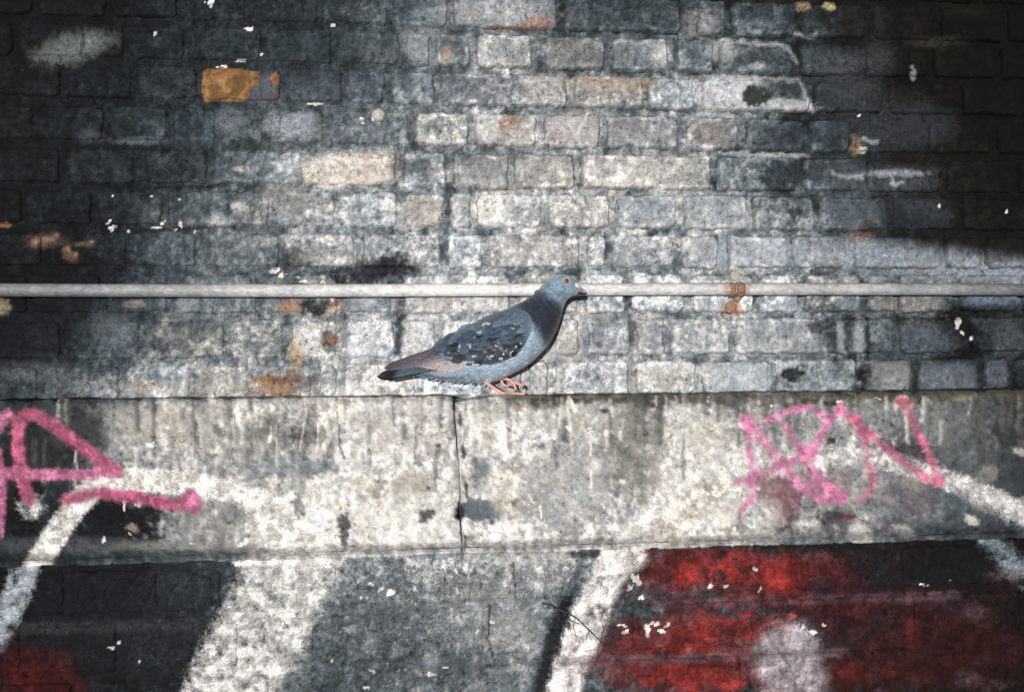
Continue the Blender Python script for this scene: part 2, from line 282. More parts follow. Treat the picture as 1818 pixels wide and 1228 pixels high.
# --- ledge
rd0 = random.Random(77)
for a in [
 (310,755,120,40,(176,166,152),.8,.4),(150,765,34,55,(38,38,38),.85,.5),(78,795,58,46,(34,34,38),.95,.4),(110,760,30,30,(86,84,80),.4,.6),(490,765,46,42,(98,100,92),.6,.5),
 (562,785,36,55,(78,82,78),.65,.5),(300,745,60,20,(185,174,160),.5,.6),(385,762,8,9,(86,88,86),.8,.5),(705,755,95,52,(196,186,176),.8,.4),(490,828,120,20,(118,128,134),.65,.6),
 (700,895,105,62,(218,208,192),.7,.5),(742,860,34,30,(150,144,128),.6,.6),(755,915,14,10,(64,72,78),.9,.3),(660,865,50,20,(182,164,140),.5,.6),(612,938,10,34,(56,66,72),.9,.35),(530,905,12,30,(80,90,92),.7,.5),
 (856,905,44,24,(82,98,106),.95,.25),(855,840,16,36,(104,114,120),.8,.4),(842,860,18,40,(120,124,122),.6,.5),(905,872,36,42,(212,196,168),.8,.4),(905,885,16,12,(150,128,92),.8,.4),(930,870,3,17,(54,40,30),.95,.3),
 (912,892,6,5,(70,56,44),.9,.3),(860,790,8,14,(230,222,205),.8,.5),(870,735,55,20,(205,198,184),.7,.4),(845,720,34,12,(150,144,128),.6,.5),(1010,860,100,88,(162,160,156),.85,.35),(1130,790,55,90,(120,117,102),.75,.45),
 (1020,740,70,30,(186,180,168),.6,.5),(1004,780,6,6,(110,118,122),.9,.3),(962,790,6,6,(120,124,124),.8,.3),(1255,850,75,85,(212,204,190),.75,.5),(1240,770,60,40,(194,184,168),.6,.6),
 (1400,760,80,46,(140,138,132),.6,.6),(1475,790,9,13,(28,32,34),.95,.3),(1481,816,5,6,(60,66,68),.9,.3),(1560,745,46,46,(120,122,118),.6,.5),(1700,770,95,80,(92,96,94),.6,.5),(1790,750,30,50,(30,34,32),.7,.5),(1740,760,12,60,(66,70,70),.6,.5),
 (1610,800,34,42,(54,46,54),.85,.45),(1385,885,42,46,(134,84,92),.85,.4),(1455,855,60,22,(146,104,112),.75,.4),(1480,920,34,14,(50,36,42),.85,.4),(1600,870,60,46,(118,108,116),.6,.5),(1625,880,30,34,(104,86,98),.6,.5),
 (1309,928,10,9,(96,40,50),.85,.35),(1250,925,60,12,(226,218,206),.7,.5),(1540,930,70,10,(110,90,98),.7,.5),(1700,930,110,14,(60,66,76),.7,.6),(1740,880,60,26,(96,106,116),.5,.6),(1800,830,30,50,(60,64,66),.5,.6),
 (1520,850,14,60,(150,150,152),.6,.5),(1330,745,30,20,(130,120,104),.5,.6),(1650,750,50,30,(128,128,122),.5,.6),(420,800,60,30,(160,150,138),.5,.6),(280,790,8,14,(150,150,148),.5,.5),
 (208,930,85,36,(16,18,22),.96,.3),(170,905,50,24,(18,20,26),.9,.4),(255,912,34,16,(22,24,28),.8,.4),(40,890,40,70,(14,16,20),.95,.4),(12,830,16,60,(40,34,38),.8,.4),(60,830,40,24,(42,40,44),.9,.4),
 (380,925,70,40,(140,134,124),.6,.5),(440,930,26,20,(96,98,94),.6,.5),(120,966,150,12,(74,76,78),.7,.4),(360,968,140,8,(140,136,130),.6,.5),(1440,940,200,6,(60,54,58),.5,.6),
]:
    a = list(a); bl('L', 0, a[0], a[1], a[2], a[3], a[4], a[5], a[6], a[7] if len(a) > 7 else 0, a[8] if len(a) > 8 else 2)
stk('L', 0, [(900,706),(1010,707),(1150,708),(1300,708),(1450,704),(1600,700),(1860,696)], 10, (78,74,48), .85, .9, 3.5)
for _ in range(40):
    x = rd0.uniform(900, 1818); bl('L', 0, x, 712 - (x - 900) * .012 + rd0.uniform(-6, 12), rd0.uniform(4, 20), rd0.uniform(3, 9), rd0.choice(((58,56,36), (96,88,58), (44,42,34), (150,140,104))), rd0.uniform(.5, .9), .4)
stk('L', 1, [(0,716),(200,712),(400,708),(600,704),(805,702)], 3, (70,60,42), .62, .9, 1.4)
stk('L', 0, [(598,706),(600,740),(604,790),(612,815)], 1.8, (70,70,66), .8, .8)
rd = random.Random(21)
for _ in range(150):
    x = rd.uniform(60, 1818); y0_ = rd.choice((704, 706, rd.uniform(715, 800))); ln = rd.uniform(15, 120) * rd.uniform(.4, 1); w_ = rd.uniform(1.0, 3.4); dk_ = rd.random() < (.55 if 500 < x < 1250 else .72)
    cx_ = rd.uniform(-5, 5)
    stk('L', 0, [(x, y0_), (x + cx_ * .4, y0_ + ln * .5), (x + cx_, y0_ + ln)], w_ * (1.7 if dk_ else 1), (84,84,80) if dk_ else (226,218,204), rd.uniform(.3, .75), .9, 1.2)
for _ in range(60):    # flaked patches of render
    x = rd.uniform(200, 1818); y = rd.uniform(790, 955); r_ = rd.uniform(6, 26); q = rd.random()
    bl('L', 0, x, y, r_ * rd.uniform(.7, 1.6), r_ * rd.uniform(.5, 1), (224,216,202) if q < .45 else ((120,122,118) if q < .8 else (168,150,122)), rd.uniform(.35, .7), .25, rd.uniform(-40, 40))
for x, y, rx, ry in ((817,745,4,16),(823,800,4,14),(828,870,3,16),(818,908,7,12),(812,916,5,5),(826,965,2,14),(786,742,4,3),(780,790,5,4),(1075,728,10,5),(1020,712,8,5),(760,865,4,3)):
    bl('L', 0, x, y, rx, ry, (36,34,32), .85, .4)
for pts, w in ([(541,704),(543,735),(538,765),(533,792)],2.6), ([(569,704),(572,735),(575,748)],7), ([(566,752),(562,800)],2.4), ([(580,755),(585,775),(575,798)],5), ([(481,758),(480,785)],2.2), \
              ([(603,706),(606,745)],6), ([(420,725),(424,745)],4), ([(465,728),(464,755)],4), ([(440,735),(446,750)],4), ([(1010,745),(1016,800)],3), ([(1048,770),(1050,880)],2.6), ([(1075,740),(1078,790)],4), ([(1085,850),(1088,868)],3), \
              ([(866,745),(868,790)],5), ([(1030,730),(1034,760)],4), ([(545,850),(548,862)],2), ([(1010,705),(1022,730)],4):
    stk('L', 2, pts, w, (232,224,208), .7, .6, .5)
for x, y, rx, ry in [(270,790,12,7),(298,758,6,5),(440,962,11,9),(430,965,8,5),(340,965,5,4),(222,897,3,10),(184,958,4,8),(230,945,4,4),(246,898,6,8),(1005,758,4,4),(1016,790,3,5),(985,780,4,4),(960,905,4,12),(1440,815,6,5),
                     (1520,760,5,4),(66,690,5,3),(1370,720,6,3),(1490,712,9,3),(1560,707,6,3)]:
    bl_splat('L', 2, x, y, rx, ry, (240,236,228), .85, .4)
# white spray
WH = (238,236,232)
stk('L', 1, [(60,1010),(95,955),(130,900),(170,862),(230,850),(330,856),(420,872),(470,892),(505,925),(535,965)], 21, WH, .95, .45, .6)
bl('L', 1, 505, 945, 62, 34, WH, .95, .4, 14); bl('L', 1, 560, 962, 45, 22, WH, .9, .4, 25); bl('L', 1, 475, 905, 40, 26, WH, .8, .5)
bl('L', 1, 55, 900, 26, 22, (200,205,210), .6, .5)
stk('L', 1, [(1100,985),(1140,945),(1190,905),(1250,870),(1310,838),(1390,818),(1480,806),(1560,812),(1640,838),(1720,862),(1850,925)], 17, (214,214,216), .72, .6, .8)
stk('L', 1, [(1180,940),(1230,900),(1270,870)], 30, (230,224,214), .7, .6, .8)
stk('L', 1, [(1690,862),(1760,905),(1840,950)], 14, (140,156,170), .6, .7)
stk('W', 1, [(50,985),(40,1030),(20,1075),(-10,1130)], 24, (190,204,220), .8, .5, .8)
stk('W', 1, [(525,990),(500,1050),(470,1110),(435,1170),(400,1250)], 78, (206,208,208), .84, .3, .8)
stk('W', 1, [(420,992),(600,992)], 12, (236,234,230), .9, .5)
stk('W', 0, [(560,1040),(540,1120),(500,1228)], 30, (120,126,128), .35, .8)
stk('W', 1, [(1105,980),(1075,1030),(1050,1085),(1030,1140),(1010,1190),(996,1250)], 30, (232,230,232), .9, .4, .7)
stk('W', 1, [(1095,990),(1125,985)], 22, WH, .9, .5)
stk('W', 0, [(1034,990),(1006,1070)], 7, (34,40,50), .6, .8); stk('W', 0, [(1006,1070),(985,1120),(970,1180),(955,1250)], 14, (18,22,30), .93, .5, 2)
stk('W', 0, [(1020,985),(1080,982)], 6, (40,44,52), .8, .5)
bl('W', 1, 1402, 1150, 34, 30, (206,204,214), .85, .35); stk('W', 1, [(1400,1160),(1404,1200),(1408,1250)], 56, (198,186,198), .85, .4, .8)
stk('W', 0, [(1404,1180),(1412,1250)], 5, (70,60,74), .8, .6)
stk('W', 1, [(1755,955),(1785,985),(1830,1030)], 22, (150,172,190), .78, .5)
# blackened and red paint
for a in [(200,1060,200,90,(20,23,30),.6,.6),(330,1035,60,50,(40,48,54),.7,.4),(300,1140,110,60,(34,38,42),.5,.6),(100,1150,90,40,(18,22,28),.6,.6),
 (1010,1135,10,60,(24,28,36),.5,.5),(905,1130,50,44,(150,150,146),.6,.4),(870,1110,60,60,(132,134,132),.5,.6),(955,990,80,8,(196,186,174),.85,.4),(985,1020,8,30,(176,172,166),.7,.4),(925,1015,60,30,(130,130,124),.5,.5),
 (842,1012,4,6,(100,40,36),.8,.4),(700,1100,90,90,(86,92,94),.5,.7),(800,1180,120,30,(60,70,78),.6,.5),(765,1170,14,20,(140,150,156),.6,.5),(820,1040,60,40,(112,114,110),.5,.6),
 (1560,1020,110,48,(26,20,28),.75,.5),(1700,1010,90,50,(16,18,24),.8,.5),(1260,978,180,5,(60,30,38),.7,.6)]:
    a = list(a); bl('W', 0, *a[:7])
for a in [(1290,1012,145,40,(164,28,31),.85,.5,2),(1395,1030,50,40,(149,27,29),.7,.5,0),(1180,1030,60,40,(100,40,51),.6,.6,0),(1230,1120,80,42,(173,28,21),.85,.5,0),(1160,1180,110,50,(147,25,26),.8,.5,0),(1250,1195,90,40,(164,28,23),.8,.5,0),
 (1340,1120,60,40,(107,28,34),.7,.6,0),(1100,1130,60,40,(94,33,43),.7,.5,0),(1480,1080,70,40,(87,28,39),.65,.6,0),(1600,1110,180,70,(80,17,23),.72,.6,0),(1540,1190,110,40,(94,21,23),.7,.6,0),(1720,1180,110,60,(53,11,15),.75,.6,0),
 (1470,1010,70,40,(70,24,32),.6,.6,0),(50,1190,90,50,(87,10,10),.82,.5,0),(100,1220,60,24,(73,12,15),.7,.5,0),(1490,1200,40,24,(107,25,23),.7,.6,0),(1620,1125,14,26,(126,28,43),.7,.5,0)]:
    bl('W', 1, *a)
rd = random.Random(33)
for _ in range(90):
    x = rd.uniform(1080, 1818); y = rd.uniform(975, 1228); r_ = rd.uniform(5, 24)
    bl('W', 1, x, y, r_ * rd.uniform(.8, 2), r_ * rd.uniform(.4, 1), rd.choice(((30,24,30),(54,44,54),(96,80,88),(28,26,32))), rd.uniform(.4, .85), .4, rd.uniform(-15, 15))
for _ in range(26):
    x = rd.uniform(1130, 1420); y = rd.choice((rd.uniform(985, 1040), rd.uniform(1085, 1150), rd.uniform(1180, 1228))); r_ = rd.uniform(8, 22)
    bl('W', 1, x, y, r_, r_ * .7, (206,42,30), rd.uniform(.5, .9), .4, 0)
bl('L', 1, 1385, 885, 30, 30, (150,64,74), .55, .5); bl('L', 1, 1508, 917, 11, 6, (166,30,36), .9, .3)
stk('W', 1, [(1000,1174),(1120,1171),(1250,1166),(1330,1163),(1500,1158)], 8, (118,98,108), .85, .6); stk('W', 1, [(1150,1072),(1330,1068),(1450,1064),(1700,1056)], 8, (108,82,94), .85, .6)
stk('W', 0, [(0,1115),(200,1112),(420,1105)], 10, (52,54,56), .6, .7)
for x, y, rx, ry in [(1128,1030,8,12),(1120,1045,6,8),(1162,1106,9,5),(1176,1118,7,7),(1150,1118,8,10),(1105,1110,8,5),(1112,1122,7,6),(1185,1108,8,6),(1138,1060,5,5),(1290,1040,6,3),(1262,1038,5,8),(1428,1112,6,5),(1442,1122,10,4),(1463,1110,4,3),
                     (1640,1036,8,4),(1686,1030,3,4),(658,1035,8,7),(676,1045,8,5),(690,1052,10,6),(733,1046,6,6),(812,1046,5,6),(640,1062,5,4),(735,1070,4,4),(662,1192,5,4),(792,1184,8,3),(768,1196,12,3),(874,1104,6,4),
                     (200,1150,10,3),(212,1142,4,6),(246,1175,3,3),(590,1170,4,4),(1350,1045,4,6),(1340,1010,5,5),(650,1219,8,4),(848,1120,4,6)]:
    bl_splat('W', 2, x, y, rx, ry, (232,232,228), .85, .4)
for k in range(70):
    x = random.Random(k).uniform(600, 830); y = random.Random(k + 99).uniform(1005, 1228); r = random.Random(k + 7).uniform(1.5, 3.6)
    bl('W', 2, x, y, r, r, (196,200,200), .7, .5)
# cracks of the render under the ledge
for pts in ([(290,1003),(272,1040),(256,1072),(240,1090)], [(382,1003),(392,1022),(388,1050),(394,1088)], [(372,1110),(366,1150),(378,1200)], [(488,1040),(500,1060),(492,1090)], [(345,1110),(335,1180)], [(405,1060),(412,1095),(430,1110)],
            [(560,1004),(575,1010)], [(912,1000),(915,1060)], [(870,1075),(866,1130),(880,1180)]):
    stk('W', 0, pts, 1.9, (16,18,20), .85, .8)
# pink tag
PK = (242,132,188); PD = (222,98,150)
PINK = [([(52,888),(40,850),(33,800),(30,760),(42,738),(62,734),(95,755),(150,797),(207,836)],11,PD),([(207,836),(140,843),(60,842),(-15,838)],10,PK),([(12,735),(-4,760)],10,PK),([(-6,800),(3,870),(-2,948)],8,PK),
 ([(118,886),(170,874),(240,882),(310,896),(345,888)],11,PD),([(338,878),(344,900)],13,PK),
 ([(1324,745),(1328,778),(1336,830),(1338,875),(1330,893),(1315,907)],8,PK),([(1326,743),(1357,784),(1387,821),(1418,862),(1457,888),(1497,886)],10,PK),([(1311,856),(1352,843),(1387,824),(1431,813),(1450,790),(1470,750),(1492,725)],8.5,PK),
 ([(1363,747),(1400,728),(1435,722),(1462,736)],8,PK),([(1392,753),(1416,790),(1440,830),(1462,856),(1492,884)],7,PK),([(1445,850),(1475,872),(1492,880)],11,PK),([(1428,800),(1440,806)],12,PK),
 ([(1492,725),(1519,747),(1536,786),(1541,821),(1550,850),(1545,872),(1530,887)],8,(220,110,150)),([(1519,745),(1562,786),(1606,821),(1650,853),(1668,854)],9,PD),([(1668,856),(1650,808),(1622,750),(1602,712)],8,PD),([(1597,712),(1618,715)],8,(208,110,140))]
for pts, w, c in PINK: stk('L', 2, pts, w + (1.0 if pts[0][0] < 400 else 0.6), c if pts[0][0] < 400 else tuple(min(255, int(v_ * 1.06 + 6)) for v_ in c), .80 if pts[0][0] < 400 else .62, .75, .9)

def fields(sec, X, Y, Z, mott=0.34, base_mul=1.0, tint_brick=None):
    px, py = project(X, Y, Z)
    w1 = fbm(px, py, 26, 3, 1); w2 = fbm(px, py, 9, 2, 5)
    wx = px + 9 * fbm(px, py, 40, 2, 11); wy = py + 6 * fbm(px, py, 40, 2, 15)
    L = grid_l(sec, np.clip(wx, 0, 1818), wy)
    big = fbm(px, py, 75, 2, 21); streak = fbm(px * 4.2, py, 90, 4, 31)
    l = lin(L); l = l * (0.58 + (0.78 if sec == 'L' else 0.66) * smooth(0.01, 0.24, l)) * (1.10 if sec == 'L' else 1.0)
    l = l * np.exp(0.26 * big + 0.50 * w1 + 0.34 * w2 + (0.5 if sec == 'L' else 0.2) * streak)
    if sec == 'W': l *= 0.95
    fl = fbm(px + 14 * w1, py, 30, 4, 131); fl2 = fbm(px, py + 8 * w1, 13, 3, 141); region = 0.5 + 0.5 * np.clip(fbm(px, py, 160, 2, 151) * 2, -1, 1)
    amp = {'U': 1.05, 'L': 0.8, 'W': 1.25}[sec]
    l = l * np.exp(amp * (0.42 * (smooth(-0.04, 0.10, fl) - .5) + (0.22 + 0.28 * region) * (smooth(-0.08, 0.10, fl2) - .5)))
    vein = np.exp(-(fbm(px + 10 * w1, py, 34, 4, 161) / 0.035) ** 2) * region; l = l * (1 + 0.5 * amp * vein)
    hair = np.exp(-(fbm(px, py + 10 * w1, 60, 4, 171) / 0.012) ** 2) * (1 - region); l = l * (1 - 0.45 * hair)
    l = l * base_mul
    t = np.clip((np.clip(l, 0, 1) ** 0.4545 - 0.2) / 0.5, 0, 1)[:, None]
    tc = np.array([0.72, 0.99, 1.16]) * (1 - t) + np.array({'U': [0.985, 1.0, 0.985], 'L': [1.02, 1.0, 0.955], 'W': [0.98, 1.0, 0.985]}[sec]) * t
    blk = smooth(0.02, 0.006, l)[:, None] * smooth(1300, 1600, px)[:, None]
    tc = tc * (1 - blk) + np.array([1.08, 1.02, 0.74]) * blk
    col = l[:, None] * tc
    if tint_brick is not None: col = col * tint_brick
    lay = [None, [np.zeros((len(X), 3)), np.zeros(len(X))], [np.zeros((len(X), 3)), np.zeros(len(X))]]
    def put(k, c, a, idx):
        nonlocal col
        c = lin(c); g_ = c @ np.array([.3, .6, .1])
        c = (c * .66 + g_ * .34) * np.array([.96, 1, 1.04]) if k == 0 else (c * .80 + g_ * .20) * (.70 if g_ < .6 else 1.0)
        if k == 0: col[idx] = col[idx] * (1 - a[:, None]) + (c[None, :] * np.exp(0.30 * w1[idx] + 0.25 * w2[idx])[:, None]) * a[:, None]
        else:
            a = np.clip(a * (1 + (0.75 if sec == 'W' and k == 1 else 0.35) * w1[idx] + 0.3 * fl2[idx]), 0, 1)
            if k == 1: a = a * (1.08 if g_ > .5 else .74)
            c = c[None, :] * np.exp(0.30 * w1[idx] + 0.25 * w2[idx] + 0.5 * (smooth(-.06, .10, fl[idx]) - .6))[:, None]
            q = lay[k]; q[0][idx] = np.where(q[1][idx][:, None] < 1e-4, c, q[0][idx] * (1 - a[:, None]) + c * a[:, None]); q[1][idx] = 1 - (1 - q[1][idx]) * (1 - a)
    x0, x1, y0, y1 = px.min(), px.max(), py.min(), py.max()
    allf = [('b', b) for b in B if b[0] == sec] + [('s', s) for s in S if s[0] == sec]
    for ty, f in allf:
        if ty == 'b':
            _, k, x, y, rx, ry, ang, c, st, sf, p = f; R = max(rx, ry) * 1.9 + 6
            if x + R < x0 or x - R > x1 or y + R < y0 or y - R > y1: continue
            idx = np.where((abs(px - x) < R) & (abs(py - y) < R))[0]
            if not len(idx): continue
            ca, sa = math.cos(math.radians(ang)), math.sin(math.radians(ang)); dx = px[idx] - x; dy = py[idx] - y
            u = np.abs(dx * ca + dy * sa) / rx; v = np.abs(-dx * sa + dy * ca) / ry
            mn = min(rx, ry)
            q = (u ** p + v ** p) ** (1 / p) + (w1[idx] * 0.42 * min(1, mn / 9) + w2[idx] * (0.5 if mn < 14 else .26))
            if p >= 6: q = q - 0.75 * (w1[idx] * 0.42 + w2[idx] * .26)
            put(k, c, smooth(1 + sf, 1 - sf, q) * st, idx)
        else:
            _, k, pts, w, c, st, sf, ro = f; P = np.array(pts, float); R = w * 1.8 + 8
            if P[:, 0].max() + R < x0 or P[:, 0].min() - R > x1 or P[:, 1].max() + R < y0 or P[:, 1].min() - R > y1: continue
            idx = np.where((px > P[:, 0].min() - R) & (px < P[:, 0].max() + R) & (py > P[:, 1].min() - R) & (py < P[:, 1].max() + R))[0]
            if not len(idx): continue
            qx = px[idx] + ro * (2.0 * w2[idx] + 2.5 * w1[idx]); qy = py[idx] + ro * 2.5 * w1[idx]
            d = np.full(len(idx), 1e9)
            for i in range(len(P) - 1):
                a, b = P[i], P[i + 1]; ab = b - a; tt = np.clip(((qx - a[0]) * ab[0] + (qy - a[1]) * ab[1]) / (ab @ ab), 0, 1)
                d = np.minimum(d, np.hypot(qx - a[0] - tt * ab[0], qy - a[1] - tt * ab[1]))
            put(k, c, smooth(1 + sf, 1 - sf, d / w + 0.12 * w1[idx]) * st, idx)
    n = len(X)
    mo = np.clip(mott * (1 + 0.5 * fbm(px, py, 50, 2, 41)), 0.1, 0.8)
    base = np.c_[np.clip(col, 0.0005, 0.88), mo]
    return {'base': base, 'pa': np.c_[lay[1][0], lay[1][1]], 'pb': np.c_[lay[2][0], lay[2][1]]}, px, py

def sheet(xs, zs, yfun):
    X, Z = np.meshgrid(xs, zs); X = X.ravel(); Z = Z.ravel(); Y = yfun(X, Z)
    nx, nz = len(xs), len(zs); i = np.arange((nx - 1) * (nz - 1)); r = i // (nx - 1); c = i % (nx - 1); a = r * nx + c
    F = np.c_[a, a + 1, a + nx + 1, a + nx]
    return X, Y, Z, F
def boxed(xs, zs, yfun, depth):
    """height-field front face with sides going back to depth"""
    X, Y, Z, F = sheet(xs, zs, yfun); nx, nz = len(xs), len(zs)
    loop = list(range(nx)) + [k * nx + nx - 1 for k in range(1, nz)] + [(nz - 1) * nx + k for k in range(nx - 2, -1, -1)] + [k * nx for k in range(nz - 2, 0, -1)]
    base = len(X); n = len(loop)
    X = np.r_[X, X[loop]]; Z = np.r_[Z, Z[loop]]; Y = np.r_[Y, np.full(n, depth)]
    S_ = [(loop[i], base + i, base + (i + 1) % n, loop[(i + 1) % n]) for i in range(n)]
    return X, Y, Z, list(map(tuple, F)) + S_

# ------------------------------------------------------------------ the place around
M_gr, gnt, gb = new_mat('asphalt', 0.9)
gg = node(gnt, 'ShaderNodeNewGeometry'); gn = noise_node(gnt, gg.outputs['Position'], 90, 4, 0.7)
gr_ = node(gnt, 'ShaderNodeValToRGB'); gr_.color_ramp.elements[0].color = (0.02, 0.02, 0.021, 1); gr_.color_ramp.elements[1].color = (0.09, 0.088, 0.085, 1)
gnt.links.new(gn, gr_.inputs[0]); gnt.links.new(gr_.outputs[0], gb.inputs['Base Color'])
g = link_mesh('ground', [(-60, -60, -1.25), (60, -60, -1.25), (60, -0.09, -1.25), (-60, -0.09, -1.25)], [(0, 1, 2, 3)], M_gr, sm=False); g['kind'] = 'structure'

# ------------------------------------------------------------------ upper brick wall
STEP = 0.0025
def crisp(px, py):   # how far the joints are raked out: deep right of centre, buried in old render at left
    return 0.42 + 0.58 * smooth(560, 840, px + 0.25 * (py - 300)) * (1 - 0.6 * smooth(1420, 1600, px) * smooth(440, 380, py)) * (0.78 + 0.22 * smooth(560, 400, py) + 0.2 * smooth(1000, 1250, px))
wall = empty('brick_wall', tuple(on(909, 700, 0.0)))
tag(wall, 'black and grey old brick wall with painted flash falloff above the concrete ledge, behind the pipe', 'wall')
def mortarY(X, Z):
    px, py = project(X, 0, Z); c = crisp(px, py)
    return 0.0068 * c + 0.0006 - 0.0016 * fbm(px, py, 30, 3, 51) - 0.0010 * fbm(px, py, 9, 2, 55)
zt = on(909, -60, 0)[2]; zb = on(909, 704, 0)[2] - 0.03
xl = on(-90, 614, 0)[0]; xr = on(1910, 614, 0)[0]
xs = np.arange(xl, xr + STEP, STEP); zs = np.arange(zb, zt + STEP, STEP)
X, Y, Z, F = boxed(xs, zs, mortarY, 0.05)
px, py = project(X, Y, Z)
jm = 1 - 0.85 * np.clip(crisp(px, py), 0, 1) * (0.55 + 0.9 * fbm(px, py, 40, 3, 61)).clip(0.0, 1.0)
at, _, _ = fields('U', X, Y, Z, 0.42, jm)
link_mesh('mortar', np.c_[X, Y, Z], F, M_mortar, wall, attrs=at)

COURSES = [ # top, bottom (photo y at mid-width), joints as brick spans
 (-66, -21, None),
 (-13, 52, [(-60,60),(66,190),(196,318),(324,440),(446,566),(572,690),(696,798),(803,992),(1001,1212),(1237,1292),(1298,1416),(1424,1540),(1548,1660),(1668,1780),(1788,1900)]),
 (60, 122, [(-90,25),(31,150),(156,222),(228,330),(334,466),(472,590),(596,712),(718,766),(772,838),(843,948),(965,1075),(1084,1190),(1197,1270),(1276,1412),(1420,1530),(1536,1650),(1656,1770),(1776,1890)]),
 (129, 190, [(-60,110),(118,235),(241,352),(358,500),(508,610),(616,686),(692,774),(779,1010),(1018,1146),(1151,1236),(1243,1440),(1446,1570),(1577,1700),(1706,1880)]),
 (200, 262, [(-90,60),(66,185),(191,300),(306,385),(391,470),(476,578),(584,728),(735,834),(840,956),(965,1068),(1076,1206),(1215,1312),(1324,1432),(1438,1512),(1519,1640),(1648,1762),(1770,1890)]),
 (271, 335, [(-60,110),(118,240),(246,370),(376,538),(546,706),(714,794),(801,905),(911,1022),(1030,1266),(1273,1418),(1425,1530),(1537,1672),(1680,1800),(1808,1910)]),
 (342, 406, [(-90,40),(46,165),(171,290),(296,410),(416,480),(488,596),(604,708),(716,790),(797,838),(845,964),(971,1086),(1095,1206),(1214,1329),(1335,1450),(1457,1576),(1583,1700),(1708,1900)]),
 (414, 476, [(-60,76),(82,226),(232,350),(356,500),(508,632),(640,786),(793,858),(865,1030),(1042,1080),(1086,1200),(1206,1278),(1292,1400),(1406,1505),(1514,1672),(1679,1742),(1751,1900)]),
 (485, 557, [(-90,50),(56,180),(186,300),(306,460),(468,602),(610,696),(716,908),(916,1030),(1037,1112),(1120,1216),(1226,1340),(1349,1420),(1427,1530),(1538,1590),(1596,1696),(1704,1810),(1816,1900)]),
 (565, 633, [(-60,110),(118,250),(256,400),(406,506),(515,600),(610,702),(712,776),(784,880),(888,976),(984,1032),(1042,1122),(1128,1182),(1190,1298),(1304,1460),(1468,1590),(1598,1712),(1722,1840)]),
 (641, 704, [(-90,70),(76,215),(221,340),(346,446),(454,556),(564,600),(608,740),(748,860),(868,928),(936,976),(984,1118),(1126,1238),(1246,1370),(1378,1522),(1530,1618),(1630,1736),(1746,1792),(1800,1900)]),
]
rb = random.Random(3)
def make_brick(parent, name, sec, x0, x1, z0, z1, Yf, proud, rad, mat, mott, depth=0.05, step=STEP, seedk=0, tint=None, bmul=1.0):
    pad = 0.0015
    nx = max(4, int((x1 - x0 + 2 * pad) / step)); nz = max(4, int((z1 - z0 + 2 * pad) / step))
    xs = np.linspace(x0 - pad, x1 + pad, nx + 1); zs = np.linspace(z0 - pad, z1 + pad, nz + 1)
    tl, tr = rb.uniform(-.0012, .0012), rb.uniform(-.0012, .0012)
    cx, cz, hx, hz = (x0 + x1) / 2, (z0 + z1) / 2, (x1 - x0) / 2, (z1 - z0) / 2
    def yf(X, Z):
        nn = fbm(X * 1000, Z * 1000, 22, 3, 71 + seedk); n2 = fbm(X * 1000, Z * 1000, 8, 2, 81)
        qx = np.abs(X - cx) - hx + rad; qz = np.abs(Z - cz) - hz + rad
        d = -(np.hypot(np.maximum(qx, 0), np.maximum(qz, 0)) + np.minimum(np.maximum(qx, qz), 0) - rad) + 0.0036 * nn + 0.0014 * n2
        edge = smooth(-0.001, 0.0055, d)
        return Yf - proud * edge + (1 - edge) * 0.011 + 0.0013 * nn + 0.0007 * n2 + tl * (X - cx) / hx + tr * (Z - cz) / hz
    X, Y, Z, F = boxed(xs, zs, yf, Yf + depth)
    at, px, py = fields(sec, X, Y, Z, mott, bmul, tint)
    qx = np.abs(X - cx) - hx + rad; qz = np.abs(Z - cz) - hz + rad
    d = -(np.hypot(np.maximum(qx, 0), np.maximum(qz, 0)) + np.minimum(np.maximum(qx, qz), 0) - rad) + 0.0022 * fbm(X * 1000, Z * 1000, 22, 3, 71 + seedk)
    cr = float(crisp(np.array([px.mean()]), np.array([py.mean()]))[0]) if sec == 'U' else 0.15
    dirt = 1 - 0.74 * min(1, cr) * smooth(0.0035, -0.0005, d) * np.clip(.72 + 1.3 * fbm(px, py, 45, 3, 211), 0, 1)
    rim = 1 + 0.38 * cr * np.exp(-((d - 0.0062) / 0.0022) ** 2) * np.clip(0.5 + 1.6 * fbm(px, py, 30, 2, 191), 0, 1)
    at['base'][:, :3] = np.clip(at['base'][:, :3] * (dirt * rim)[:, None], 0, .88)
    for kk in ('pa', 'pb'): at[kk][:, 3] *= 1 - 0.5 * smooth(0.0025, -0.0005, d)
    return link_mesh(name, np.c_[X, Y, Z], F, mat, parent, attrs=at), at, d, px, py
nb = 0
for ci, (yt, yb, spans) in enumerate(COURSES):
    if spans is None: spans = [(x, x + 112) for x in range(-60, 1850, 120)]
    z1 = on(909, yt, 0)[2]; z0 = on(909, yb, 0)[2]
    for (a, b) in spans:
        x0 = on(a, (yt + yb) / 2, 0)[0]; x1 = on(b, (yt + yb) / 2, 0)[0]
        cxp = (a + b) / 2; c = float(crisp(np.array([cxp]), np.array([(yt + yb) / 2.]))[0])
        x0 += 0.0012 * c; x1 -= 0.0012 * c
        v = math.exp(rb.uniform(-0.32, 0.30)) * (1.08 if c > 0.4 else 1.0)
        wv = rb.uniform(-0.05, 0.05); tint = np.array([v * (1 + wv), v, v * (1 - wv)])
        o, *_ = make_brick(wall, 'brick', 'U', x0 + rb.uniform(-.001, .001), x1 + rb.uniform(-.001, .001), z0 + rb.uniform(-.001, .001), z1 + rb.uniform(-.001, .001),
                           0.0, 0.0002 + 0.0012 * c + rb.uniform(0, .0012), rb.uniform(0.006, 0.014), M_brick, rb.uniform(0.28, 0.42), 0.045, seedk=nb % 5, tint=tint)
        nb += 1
